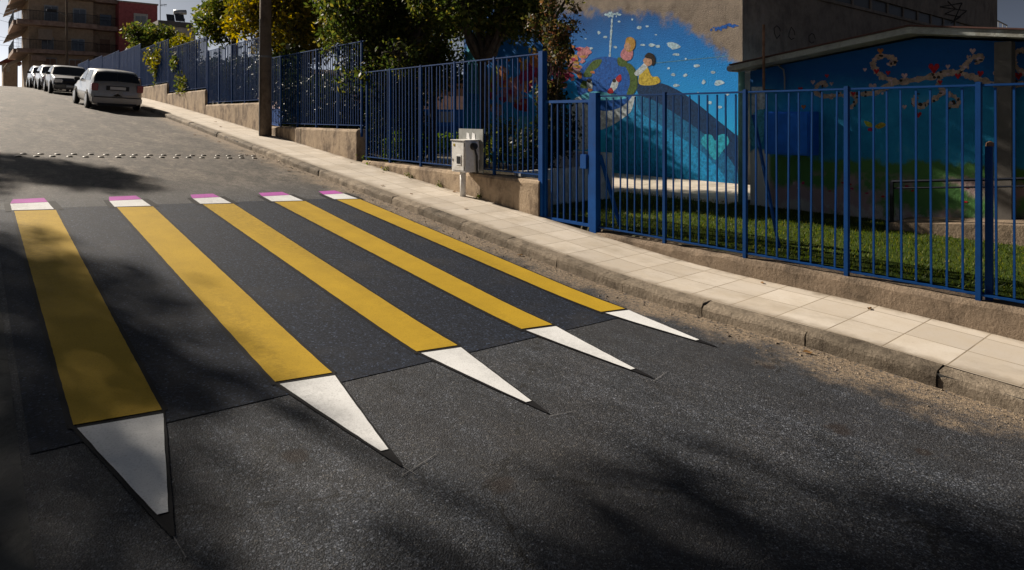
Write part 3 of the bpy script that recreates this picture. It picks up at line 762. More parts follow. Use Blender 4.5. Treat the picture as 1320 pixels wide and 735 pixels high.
k = MB(); k.box(xa-.4, 29.3, MY0-.07, MY0-.001, 2.90, 2.98); k.build('sill_band', 'grey_stucco', SB)
k = MB()
zig = [(1222, 2), (1232, 12), (1218, 18), (1238, 22), (1226, 30), (1246, 14), (1212, 9), (1240, 4), (1230, 26)]
pz_ = [onY(u, v, MY0-.112) for u, v in zig]
k.tube([Vector(p) for p in pz_], .022, 5); k.build('scribble', 'mural_scribble', SB)
for (u, v) in ((1002, 40), (1021, 45), (1047, 50)):
    p = onY(u, v, MY0-.006); k = MB()
    a = [(p[0]+math.cos(q*.9)*.22*rng.uniform(.4, 1), p[1], p[2]+math.sin(q*.9)*.2*rng.uniform(.4, 1)) for q in range(7)]
    k.tube(a, .012, 5); k.build('scribble', 'mural_scribble', SB)
# mural shapes
D = lambda nm, mat, pts, **kw: decal(nm, mat, pts, MX, mw, **kw)
D('whale_belly', 'pale', [(745, 128), (770, 124), (822, 124), (815, 142), (795, 158), (772, 168), (752, 165), (742, 148)], lift=.006)
D('whale_body', 'teal', [(823, 118), (850, 122), (880, 145), (910, 170), (940, 190), (955, 200), (955, 238), (900, 236), (840, 228), (800, 222), (782, 200), (788, 165), (812, 146)], lift=.006)
D('whale_back', 'navy', [(822, 108), (838, 106), (858, 109), (880, 120), (903, 137), (925, 155), (946, 172), (955, 182), (955, 234), (948, 216), (934, 197), (914, 178), (892, 161), (868, 145), (846, 131), (824, 122)], lift=.012)
D('whale_flank', 'flank', [(824, 116), (846, 126), (868, 140), (892, 156), (914, 172), (934, 190), (950, 214), (955, 237), (940, 236), (924, 214), (900, 192), (872, 174), (846, 158), (824, 142)], lift=.009)
D('heart', 'heart_teal', heart(922, 188, 18), lift=.018)
D('globe', 'globe_blue', [(781+38*math.cos(a*math.pi/8), 108+35*math.sin(a*math.pi/8)) for a in range(16)], lift=.011)
for i, (pts) in enumerate([[(812, 82), (820, 92), (822, 110), (816, 122), (808, 122), (812, 108), (811, 96), (806, 84)], [(758, 86), (766, 78), (776, 77), (772, 86), (764, 92), (762, 99), (752, 98)], [(797, 74), (808, 78), (806, 86), (797, 84)], [(752, 104), (760, 108), (756, 114), (748, 112)]]):
    D('globe_land', 'land_green', pts, lift=.017)
D('globe_water_shine', 'cyan', [(748, 124), (765, 118), (790, 121), (808, 126), (790, 129), (760, 129)], lift=.017)
S = lambda nm, mat, pts, w, **kw: stroke(nm, mat, pts, MX, mw, w, **kw)
S('water_spout', 'spray', [(786, 74), (787, 55), (788, 40), (789, 24)], .055, jag=.5, lift=.006)
for q in range(34):
    a = rng.uniform(-1.6, 1.6); rr = rng.uniform(0, 13)
    D('spray_drop', 'spray', blob(789+math.sin(a)*rr, 19-abs(math.cos(a))*rr*.5+rr*.25+rng.uniform(-2, 3), rng.uniform(.6, 2.0), rng.uniform(.6, 1.6), 6), lift=.006)
for (u, v, a, b) in [(733, 35, 6, 3.5), (869, 60, 7, 4), (866, 57, 6, 3), (824, 36, 4, 2), (834, 34, 2, 1.2), (815, 25, 1.6, 1.4), (840, 58, 4, 2), (848, 60, 3, 2), (828, 58, 3, 1.5), (872, 70, 4.5, 1.8),
                     (898, 85, 4, 2), (919, 93, 3, 2), (926, 107, 6, 4), (868, 96, 3, 2), (883, 97, 2.5, 2), (907, 106, 2.5, 2.5), (915, 133, 3, 2), (928, 138, 3, 1.6), (772, 42, 2, 2), (780, 48, 2.5, 1.6),
                     (793, 61, 2, 1.5), (862, 88, 2, 1.2), (762, 62, 2.2, 1.6), (871, 110, 4, 2), (755, 50, 1.5, 1), (798, 28, 1.6, 1), (900, 120, 1.6, 1.2), (938, 122, 2, 1.4), (846, 45, 1.6, 1), (884, 76, 1.5, 1)]:
    D('cloud_fleck', 'spray', blob(u, v, a, b, 7, .35), lift=.006)
S('horizon_line', 'line', [(838, 82), (880, 78), (940, 72)], .014, lift=.006)
# children riding the globe (simple painted figures)
D('figure_blond_body', 'pink', [(803, 64), (810, 60), (816, 66), (814, 76), (806, 78), (800, 72)], lift=.019)
D('figure_blond_hair', 'blond', [(806, 56), (808, 49), (814, 48), (819, 53), (818, 62), (812, 67), (806, 64)], lift=.024)
D('figure_blond_face', 'skin', [(805, 58), (809, 55), (813, 59), (811, 65), (806, 64)], lift=.028)
D('figure_dress', 'yellow', [(826, 92), (834, 86), (840, 98), (848, 99), (851, 106), (840, 110), (824, 108)], lift=.019)
D('figure_arms', 'pale', [(818, 94), (826, 86), (834, 78), (838, 82), (830, 92), (822, 98)], lift=.024)
D('figure_dark_face', 'skin', [(829, 78), (834, 74), (841, 76), (840, 83), (834, 85)], lift=.028)
D('figure_dark_hair', 'hair', [(831, 73), (836, 68), (843, 71), (845, 80), (841, 85), (840, 77), (834, 75)], lift=.031)
D('figure_small', 'pale', [(757, 104), (762, 103), (764, 112), (761, 116), (757, 112)], lift=.022); D('figure_small_hair', 'hair', blob(759.5, 104, 3, 2.5, 7, .1), lift=.027); D('figure_small_hem', 'orange', blob(761, 116, 3, 2, 7, .2), lift=.027)
D('figure_middle', 'pale', [(787, 112), (792, 102), (797, 104), (796, 112), (790, 118)], lift=.022); D('figure_middle_cap', 'red', [(794, 101), (800, 96), (801, 103), (797, 106)], lift=.027); D('figure_middle_skirt', 'red', [(783, 118), (788, 113), (791, 119), (786, 121)], lift=.027); D('figure_middle_hair', 'hair', blob(792, 104, 2.5, 2.5, 7, .1), lift=.027)
# flower cloud to the left of the globe
for (u, v, a, b, mt) in [(752, 68, 10, 9, 'pink'), (738, 78, 10, 11, 'blond'), (722, 72, 11, 14, 'orange'), (745, 90, 11, 7, 'pink'), (724, 96, 14, 11, 'magenta'), (706, 84, 12, 18, 'pink'), (700, 98, 12, 16, 'magenta'), (715, 108, 12, 8, 'pink'),
                         (690, 76, 9, 14, 'orange'), (680, 98, 13, 22, 'magenta'), (664, 110, 12, 16, 'pink'), (655, 124, 14, 12, 'pink'), (648, 100, 10, 18, 'orange'), (636, 110, 7, 26, 'lime'), (640, 140, 12, 10, 'rose'), (672, 134, 10, 10, 'red')]:
    D('flower_patch', mt, blob(u, v, a*.8, b*.8, 11, .35), lift=.006+rng.random()*.01)
    for q in range(9): D('flower_dab', rng.choice([mt, mt, 'rose', 'pink', 'orange', 'magenta', 'blond']), blob(u+rng.gauss(0, a*.55), v+rng.gauss(0, b*.55), rng.uniform(1, a*.4), rng.uniform(1, b*.32), 7, .4), lift=.018+rng.random()*.02)
for q in range(26):
    D('flower_dab', rng.choice(['rose', 'pink', 'magenta', 'yellow', 'orange']), blob(rng.uniform(650, 762), rng.uniform(62, 115), rng.uniform(1.5, 4), rng.uniform(1.5, 4), 6), lift=.02)
D('pale_pillar', 'cyan', [(602, 60), (622, 58), (622, 122), (602, 120)], lift=.006, smooth=False)
D('light_door', 'cyan', [(668, 150), (682, 150), (682, 186), (668, 184)], lift=.006, smooth=False)
D('light_patch', 'pale', [(738, 132), (756, 131), (760, 188), (740, 186)], lift=.007)
for q in range(12): D('blue_tag', 'globe_blue', blob(917+q*3, 37-q*.5+rng.uniform(-2, 2), rng.uniform(1, 3), rng.uniform(.8, 2.6), 6, .4), lift=.006)

# ------------------------------------------------------------------ blue painted hut
HX = 10.3
hy1 = onX(967, 150, HX)[1]; hy0 = .75
H = empty('hut', (13, 3.4, YARD), 'low blue painted hut with a shallow gable roof and vine mural behind the lawn', 'building')
el = onX(945, 84, 9.9); rd = onX(1170, 37, 9.9); sl = (rd[2]-el[2])/(el[1]-rd[1]); ey0 = 2*rd[1]-el[1]
zw = lambda y: rd[2]-abs(y-rd[1])*sl-.10
k = MB(); k.prism_x([(hy0, YARD-.2), (hy1, YARD-.2), (hy1, zw(hy1)), (rd[1], zw(rd[1])), (hy0, zw(hy0))], HX, 16.2); hw = k.build('wall', 'hut_wall_paint', H)
k = MB()
k.prism_x([(el[1]+.05, el[2]), (rd[1], rd[2]+.03), (ey0-.05, el[2]), (ey0-.05, el[2]-.085), (rd[1], rd[2]-.06), (el[1]+.05, el[2]-.085)], 9.93, 16.6); k.build('roof_slab', 'fascia_paint', H)
k = MB()
k.prism_x([(el[1]+.08, el[2]+.003), (rd[1], rd[2]+.033), (ey0-.08, el[2]+.003), (ey0-.08, el[2]+.020), (rd[1], rd[2]+.055), (el[1]+.08, el[2]+.020)], 9.90, 16.65); k.build('roof_tiles', 'dark_roof_tile', H)
k = MB(); k.tube([(9.95, el[1]+.10, el[2]-.05), (16.5, el[1]+.10, el[2]-.02)], .055, 8); k.build('gutter', 'grey_steel', H)
yp = onX(955, 150, 10.18)[1]
k = MB(); k.tube([(10.2, yp, el[2]-.1), (10.2, yp, YARD)], .055, 10); k.build('downpipe', 'green_pipe_paint', H, smooth=True)
y = onX(1294, 150, 10.15)[1]
k = MB(); k.box(10.10, 10.28, y-.09, y+.09, YARD, zw(y)-.02); k.build('pillar', 'dark_concrete', H)
ya, yb = onX(1044, 150, 10.0)[1], onX(985, 150, 10.0)[1]; za, zb_ = onX(1000, 199, 10.0)[2], onX(1000, 144, 10.0)[2]
k = MB(); k.box(10.0, HX-.001, ya, yb, za, zb_); sh = k.build('shutter_box', 'blue_shutter_paint', H, bevel=.008)
k = MB(); k.box(9.98, 9.999, ya+.03, yb-.03, za+.03, zb_-.03); k.build('shutter_leaf', 'blue_shutter_paint', sh)
y = onX(984.5, 80, 9.85)[1]
k = MB(); k.tube([(9.85, y, onX(984, 116, 9.85)[2]), (9.85, y, onX(984, 32, 9.85)[2])], .022, 8); k.build('mast', 'rusty_steel', H)
k = MB(); yq = onX(1011, 100, 10.24)[1]; y2 = onX(985, 100, 10.24)[1]
k.tube([onX(990, 84, 10.24), onX(1003, 84, 10.24), onX(1010, 90, 10.24), onX(1011.5, 100, 10.24), onX(1011.5, 117, 10.24), (9.85, y, onX(984, 116, 9.85)[2])], .014, 6); k.build('conduit', 'grey_steel', H)
D = lambda nm, mat, pts, **kw: decal(nm, mat, pts, HX, hw, **kw)
S = lambda nm, mat, pts, w, **kw: stroke(nm, mat, pts, HX, hw, w, jag=.45, **kw)
vines = [([(1130, 120), (1152, 108), (1180, 103), (1205, 98), (1222, 94), (1240, 95), (1262, 102), (1290, 110), (1320, 108)], .075), ([(1160, 106), (1140, 100), (1128, 90), (1126, 80), (1134, 73), (1148, 73), (1154, 80), (1146, 83)], .07),
         ([(1236, 95), (1243, 86), (1250, 78), (1260, 72), (1266, 76), (1258, 81)], .055), ([(1212, 98), (1210, 110), (1216, 118), (1204, 128), (1194, 134), (1184, 138), (1178, 130), (1182, 124)], .065), ([(1216, 116), (1226, 122), (1236, 130), (1232, 137), (1222, 136)], .05),
         ([(1130, 120), (1105, 122), (1080, 123), (1062, 124), (1052, 120), (1054, 110), (1062, 107), (1066, 112)], .055), ([(1098, 122), (1104, 130), (1098, 137), (1090, 136)], .04), ([(1320, 64), (1306, 70), (1308, 84), (1322, 96)], .07)]
for pts, w in vines:
    S('vine', 'vine', pts, w)
    for q in range(int(len(pts)*2.6)):
        i = rng.randrange(len(pts)-1); t = rng.random()
        u = pts[i][0]*(1-t)+pts[i+1][0]*t+rng.uniform(-4, 4); v_ = pts[i][1]*(1-t)+pts[i+1][1]*t+rng.uniform(-4, 4)
        D('vine_blossom', rng.choice(['vine', 'rose', 'vine', 'scribble']), blob(u, v_, rng.uniform(1, 3), rng.uniform(1, 2.5), 6), lift=.009)
for (u, v_, s, c) in [(1204, 88, 7, 'red'), (1135, 66, 4, 'orange'), (1125, 112, 5, 'rose'), (1166, 98, 4, 'rose'), (1130, 92, 3.5, 'red'), (1235, 98, 4, 'red'), (1264, 95, 4, 'red'), (1285, 96, 5, 'rose'), (1254, 66, 4, 'rose'), (1184, 148, 4, 'red'), (1222, 86, 3, 'rose'),
                      (1048, 106, 3, 'rose'), (1072, 108, 2.5, 'rose'), (1032, 115, 3, 'red'), (1036, 138, 3, 'orange'), (1066, 98, 2.5, 'red'), (1115, 90, 2.5, 'rose'), (1145, 94, 3, 'red'), (1212, 106, 3, 'red'), (1313, 98, 5, 'red'), (1300, 68, 3, 'rose'), (1166, 138, 3, 'rose'), (1100, 121, 3, 'red')]:
    D('painted_heart', c, heart(u, v_, s), lift=.013)
D('butterfly_wing', 'lime', [(1114, 156), (1122, 158), (1126, 163), (1118, 163)], lift=.01); D('butterfly_wing', 'yellow', [(1128, 163), (1136, 158), (1142, 161), (1134, 166)], lift=.01); D('butterfly_body', 'magenta', blob(1124, 167, 5, 2.5), lift=.012)
for q in range(16):
    u = rng.uniform(1000, 1250); D('flower_dab', rng.choice(['red', 'magenta', 'rose']), blob(u, 238+(u-1000)*.06+rng.uniform(-12, 8), rng.uniform(1.2, 3), rng.uniform(1, 2), 6), lift=.01)
D('pale_strip', 'pale', [(969, 112), (986, 112), (986, 140), (969, 150)], lift=.006, smooth=False); D('cyan_strip', 'cyan', [(969, 150), (985, 143), (983, 182), (968, 186)], lift=.006)  # lighter strips paint in the sun on the left end of the wall
# ramp with railing along the hut
ra, rb = onX(1146, 287, 9.5), onX(1320, 291, 9.5); rs = (rb[2]-ra[2])/(rb[1]-ra[1])
rz = lambda y: ra[2]+rs*(y-ra[1])
e = empty('ramp', (9.9, 1.0, YARD), 'low concrete ramp with a dark railing along the hut wall', 'ramp')
ye = .2
k = MB(); k.prism_x([(ra[1], YARD-.1), (ra[1], rz(ra[1])), (ye, rz(ye)), (-2.5, rz(ye)), (-2.5, YARD-.1)], 9.5, HX-.02); k.build('slab', 'plinth_concrete', e)
k = MB(); h = onX(1146, 234, 9.53)[2]-ra[2]
top = lambda y: rz(max(y, ye))+h
k.add([], [])
k.tube([(9.54, ra[1]-.02, top(ra[1])), (9.54, ye, top(ye)), (9.54, -2.4, top(ye))], .02, 6); k.tube([(9.54, ra[1]-.02, top(ra[1])-.09), (9.54, ye, top(ye)-.09), (9.54, -2.4, top(ye)-.09)], .013, 6); k.build('handrail', 'dark_rail_paint', e)
k = MB()
for y in frange(ra[1]-.12, -2.3, .115): bar_box(k, 9.54, y, rz(max(y, ye))+.03, top(y)-.09, .014)
k.build('balusters', 'dark_rail_paint', e)
for y in (ra[1]-.02, 1.9, .3, -1.2):
    k = MB(); bar_box(k, 9.54, y, rz(max(y, ye))-.1, top(y), .04); k.build('post', 'dark_rail_paint', e)
# outdoor stair railing on the far roof, seen beyond the hut
e = empty('roof_railing', onY(1272, 33, MY0+1), 'thin metal stair railing against the sky beyond the hut roof', 'railing')
pA, pB = onY(1256, 12, MY0+1), onY(1298, 33, MY0+1); k = MB()
lw = lambda p, d: (p[0], p[1], p[2]-d)
k.tube([pA, pB], .03, 6); k.tube([lw(pA, .35), lw(pB, .35)], .02, 6)
for t in frange(0, 1, .14):
    p = Vector(pA).lerp(Vector(pB), t); k.tube([p, p-Vector((0, 0, 1.2))], .018, 5)
k.build('rails', 'grey_steel', e)
k = MB(); a, b = Vector(pA), Vector(pB); k.add([lw(a, 1.2), lw(b, 1.2), lw(b, 4.5), lw(a, 4.5), (a.x, a.y+1.2, a.z-1.2), (b.x, b.y+1.2, b.z-1.2), (b.x, b.y+1.2, b.z-4.5), (a.x, a.y+1.2, a.z-4.5)], [(0, 1, 2, 3), (4, 5, 6, 7), (0, 1, 5, 4), (1, 2, 6, 5), (0, 3, 7, 4)]); k.build('stair_flight', 'grey_stucco', e)

# far pavilion of the school glimpsed through the fence
e = empty('pavilion', (18.5, 36, YARD), 'low pale pavilion with blue base seen through the railing behind the meter box', 'building')
k = MB(); k.box(13.5, 32, 36, 42, YARD-.2, -.75); k.build('blue_base', 'mural_deep_blue', e)
k = MB(); k.box(13.5, 32, 36.01, 42, -.75, .35); k.build('blue_band', 'mural_globe_blue', e)
k = MB(); k.box(13.6, 32, 36.03, 42, .35, 1.25); k.build('wall', 'pavilion_wall', e)
k = MB(); k.box(13.6, 32, 36.02, 42, 1.25, 2.1); k.build('frieze', 'shutter_brown', e)
k = MB(); k.box(13.3, 32.2, 35.2, 42.3, 2.3, 2.55); k.build('roof', 'white_plaster', e)
for x in frange(14, 31, 2.6):
    k = MB(); k.box(x, x+1.4, 35.97, 36.02, -.5, .2); k.build('window', 'window_glass', e)

# ------------------------------------------------------------------ vegetation
nrng = np.random.default_rng(11)
def leaf_cloud(clumps, n, size, shell=.55, aspect=.5, flat=.0):
    """clumps: (x,y,z, rx,ry,rz, weight) -> (n,4,3) rhombus leaves in small sprays"""
    w = np.array([c[6] if len(c) > 6 else c[3]*c[4]*c[5] for c in clumps]); w = w/w.sum()
    idx = nrng.choice(len(clumps), n, p=w); C_ = np.array([c[:6] for c in clumps])[idx]
    # leaves gather in twigs
    nt = max(4, n//9); ti = nrng.integers(0, nt, n)
    d = nrng.normal(size=(nt, 3)); d /= np.linalg.norm(d, axis=1)[:, None]
    rad = nrng.uniform(0, 1, nt)**(1/3.); rad = shell*(.55+.45*nrng.uniform(0, 1, nt)) + (1-shell)*rad
    rad *= 1+nrng.normal(0, .10, nt)
    pos = C_[:, :3] + (d*rad[:, None])[ti]*C_[:, 3:6] + nrng.normal(0, size*1.5, (n, 3))
    a = nrng.normal(size=(n, 3)); a[:, 2] -= .3; a /= np.linalg.norm(a, axis=1)[:, None]
    b = np.cross(a, nrng.normal(size=(n, 3))); b /= np.linalg.norm(b, axis=1)[:, None]
    s = size*np.clip(nrng.lognormal(-.05, .38, n), .4, 2.2)[:, None]
    return np.stack([pos-a*s, pos-b*s*aspect, pos+a*s, pos+b*s*aspect], 1)
def limbs(m, base, ends, r0, wig=.12):
    for en in ends:
        b, t = Vector(base), Vector(en); pts = []
        n = 6
        for i in range(n+1):
            q = b.lerp(t, i/n); k = math.sin(i/n*math.pi)
            q += Vector((rng.uniform(-wig, wig), rng.uniform(-wig, wig), k*wig*1.5)); pts.append(q)
        pts[0] = b
        m.tube(pts, [r0*(1-.85*i/n) for i in range(n+1)], 7)
def tree(name, label, base, height, tr, clumps, n, size, mat, cat='tree', group=None, lean=(0, 0), shell=.55, fork=.5, aspect=.5, stems=None):
    e = empty(name, base, label, cat, group)
    m = MB(); b = Vector(base)
    fk = b+Vector((lean[0]*fork, lean[1]*fork, height*fork))
    if stems is None:
        m.tube([b-Vector((0, 0, .2)), b+Vector((0, 0, .15)), b.lerp(fk, .5)+Vector((.03, -.04, 0)), fk], [tr*1.35, tr*1.08, tr*.92, tr*.8], 10)
    else: fk = b
    ends = [Vector(c[:3])+Vector((0, 0, c[5]*.2)) for c in clumps]
    limbs(m, fk, ends, tr*.6)
    for c in clumps:      # twigs
        limbs(m, Vector(c[:3]), [Vector(c[:3])+Vector((rng.uniform(-1, 1)*c[3], rng.uniform(-1, 1)*c[4], rng.uniform(-.6, 1)*c[5]))*.8 for _ in range(4)], tr*.16, .06)
    m.build('trunk', 'bark', e, smooth=True)
    V = leaf_cloud(clumps, n, size, shell, aspect)
    np_mesh('crown', V, 4, mat, e, base)
    return e
def crown(cx, cy, cz, rx, ry, rz_, n, rs, jitter=1.0):
    out = []
    for i in range(n):
        d = Vector((rng.gauss(0, 1), rng.gauss(0, 1), rng.gauss(0, 1))).normalized()*rng.uniform(.35, 1)*jitter
        s = rs*rng.uniform(.7, 1.25)
        out.append((cx+d.x*rx, cy+d.y*ry, cz+d.z*rz_, s, s, s*.8))
    return out
TR = 'trees behind the school fence'
tree('leafy_tree', 'big dense dark green tree overhanging the tall railing in the centre', (8.3, 14.2, -1.0), 5, .17, crown(8.2, 14.0, 2.8, 1.5, 2.2, 1.4, 20, .8)+crown(7.0, 13.4, 1.3, .4, 1.6, .55, 9, .42)+[(6.75, 13.9, .75, .3, .4, .4), (6.8, 13.0, .8, .3, .35, .35), (6.9, 14.8, 1.5, .4, .5, .4), (7.0, 12.2, 1.25, .4, .5, .35)], 25000, .05, 'dark_leaves', group=TR)
tree('leafy_tree', 'dark olive tree right of the big dense tree, sky showing through its crown', (8.8, 11.6, -1.4), 5, .13, crown(8.8, 11.6, 2.5, 1.4, 1.8, 1.2, 18, .6), 15000, .048, 'dark_leaves', group=TR)
tree('leafy_tree', 'yellow autumn tree right of the tall pole with a bare forked trunk', (9.3, 23.0, -.6), 6, .2, crown(9.2, 23.2, 3.7, 2.3, 3.4, 2.0, 26, .8), 19000, .075, 'yellow_leaves', group=TR, fork=.55)
tree('leafy_tree', 'golden backlit tree between the yellow tree and the big dense tree', (10.2, 19.0, -1.2), 5, .13, crown(10.3, 19.0, 3.1, 1.3, 1.5, 1.2, 10, .65), 6500, .06, 'yellow_leaves', group=TR)
tree('leafy_tree', 'loose green tree left of the tall pole above the railing', (9.2, 30.5, .5), 6, .18, crown(9.2, 30.3, 4.7, 1.4, 2.2, 1.3, 13, .75), 8500, .08, 'olive_leaves', group=TR)
tree('leafy_tree', 'low dark round tree in front of the pink house', (9.0, 47.0, 1.6), 4, .16, crown(8.4, 45.0, 4.5, 1.3, 3.4, .75, 14, .65), 7500, .09, 'dark_leaves', group=TR)
tree('bush', 'yellow green bush spilling over the railing below the solar panels', (7.5, 34.5, 1.2), 2.5, .06, crown(7.5, 33.6, 3.05, .7, 2.0, .6, 12, .5)+[(6.75, 33.4, 2.3, .3, .6, .6), (6.7, 32.6, 2.6, .25, .5, .4), (6.7, 34.6, 2.7, .25, .5, .4)], 6500, .065, 'golden_green_leaves', cat='bush')
tree('rose_tree', 'young slender tree with open branches in front of the whale mural', (8.3, 8.95, -1.0), 3.2, .035, crown(8.15, 8.6, 1.4, .5, .55, .85, 17, .17)+crown(8.2, 8.7, .4, .4, .4, .3, 5, .2), 2900, .036, 'warm_leaves', stems=1, group=TR)
tree('leafy_tree', 'olive tree behind the tall railing right end, in front of the flower mural', (9.6, 10.4, -1.5), 6, .09, crown(9.3, 10.5, 2.6, .8, .9, .6, 7, .42)+crown(8.6, 9.9, 4.4, 1.3, 1.5, .9, 12, .6), 6500, .05, 'olive_leaves', group=TR)  # second, higher crown is out of view, added to shade the hut
tree('leafy_tree', 'dark tree in the background between the golden tree and the big dense tree', (12.5, 22.0, -1.5), 6, .16, crown(12.5, 22.0, 3.0, 1.7, 2.2, 1.9, 15, .8), 9000, .07, 'dark_leaves', group=TR)
tree('leafy_tree', 'dark green tree far behind the tall railing, left of the flower mural', (12.0, 18.6, -1.5), 6, .15, crown(11.8, 18.4, 2.6, 1.1, 1.8, 1.7, 13, .7), 8000, .06, 'olive_leaves', group=TR)
tree('leafy_tree', 'broad green tree behind the loose green tree left of the pole', (12.5, 33.0, -.5), 6, .16, crown(12.5, 33.0, 4.6, 1.8, 2.6, 1.6, 14, .8), 8000, .085, 'olive_leaves', group=TR)
# shrubs and hedge behind the railings
hc = []
for y in frange(13.2, 19.4, .55): hc.append((7.5+rng.uniform(-.15, .3), y, .35+rng.uniform(-.2, .25), .5, .5, .75))
for y in frange(13.2, 19.4, .8): hc.append((7.4, y, -.5, .4, .5, .5))
tree('hedge', 'dense dark hedge filling the railing panel right of the tall pole', (7.5, 16.3, -.9), 2, .05, hc, 14000, .05, 'hedge_leaves', cat='hedge', stems=1)
hc = []
for y in frange(19.6, 25.2, .6): hc.append((7.6+rng.uniform(-.2, .3), y, 1.15+rng.uniform(-.2, .3), .55, .55, .85))
tree('hedge', 'dark shrubs filling the railing panel just left of the tall pole', (7.6, 22.3, 0), 2, .05, hc, 8000, .07, 'hedge_leaves', cat='hedge', stems=1)
hc = []
for y in frange(25.4, 34, .7): hc.append((7.7+rng.uniform(-.2, .3), y, 1.0+.075*(y-22)+rng.uniform(-.2, .2), .6, .6, .9))
tree('hedge', 'shrubs behind the railing right of the silver hatchback', (7.7, 29.5, .8), 2, .05, hc, 7000, .08, 'hedge_leaves', cat='hedge', stems=1)
hc = [(7.4, y, -.2+rng.uniform(-.3, .45), .45, .4, .65) for y in frange(12.3, 13.3, .3)]+[(7.5, 12.6, .4, .35, .35, .5)]
tree('bush', 'dark shrub behind the left end of the tall railing', (7.5, 12.3, -1.2), 1.6, .04, hc, 7000, .045, 'hedge_leaves', cat='bush', stems=1)
hc = [(7.6, 9.5, -.55, .3, .35, .35), (7.9, 9.7, -.4, .3, .3, .35)]
tree('bush', 'dark bush behind the railing right of the meter box', (7.7, 9.5, -1.3), 1.6, .03, hc, 1300, .04, 'dark_leaves', cat='bush', stems=1)
hc = [(8.1, 8.75, -.45, .4, .3, .5), (7.6, 8.7, -.6, .3, .3, .4), (8.5, 8.7, -.35, .3, .3, .45), (8.3, 8.8, .1, .3, .3, .4)]
tree('bush', 'dark shrub growing in the white planter behind the gate', (8.1, 8.75, -1.0), 1.4, .03, hc, 4200, .035, 'hedge_leaves', cat='bush', stems=1)
hc = [(6.72, 28.0+q*.5, 1.6+rng.uniform(-.5, .9), .16, .35, .4) for q in range(5)]+[(6.72, 33.2, 2.4, .16, .3, .9), (6.75, 33.4, 1.7, .15, .25, .5)]
tree('creeper', 'green creeper hanging on the railing right of the silver hatchback', (6.75, 29.5, .9), 1.5, .02, hc, 2600, .06, 'olive_leaves', cat='creeper', stems=1)
hc = [(6.86, 12.25, -.78, .12, .22, .26), (6.9, 12.0, -.55, .1, .15, .2), (6.5, 12.7, -.93, .05, .12, .06)]
tree('weed', 'bright green weed growing at the foot of the tall railing', (6.86, 12.2, -1.0), .5, .006, hc, 420, .04, 'lime_leaves', cat='weed', stems=1)
k = 0
for (x, y, z, s) in [(6.52, 10.9, walk_z(10.9), .05), (6.53, 9.9, walk_z(9.9), .06), (6.53, 8.7, walk_z(8.7), .05), (6.53, 11.8, walk_z(11.8), .05), (6.7, 9.0, -.97, .07)]:
    tree('weed', ['tiny weed at the foot of the stained low wall', 'tiny weed left of the meter box duct', 'tiny weed at the wall foot near the gate', 'tiny weed where the wall meets the sidewalk', 'small weed on top of the low wall right of the meter box'][k], (x, y, z), .1, .002, [(x, y, z+s*.6, s, s*2, s*.7)], 60, .018, 'olive_leaves', cat='weed', stems=1); k += 1
# lit ground plants far in the yard
pl = [(13.5+q*.55+rng.uniform(-.3, .3), 25+rng.uniform(-3, 4), YARD+.2, .7, .7, .3) for q in range(16)]
V = leaf_cloud(pl, 8000, .08); o = np_mesh('ground_cover', V, 4, 'lime_leaves'); tag(o, 'sunlit green ground plants seen through the tall railing', 'plants', kind='stuff')

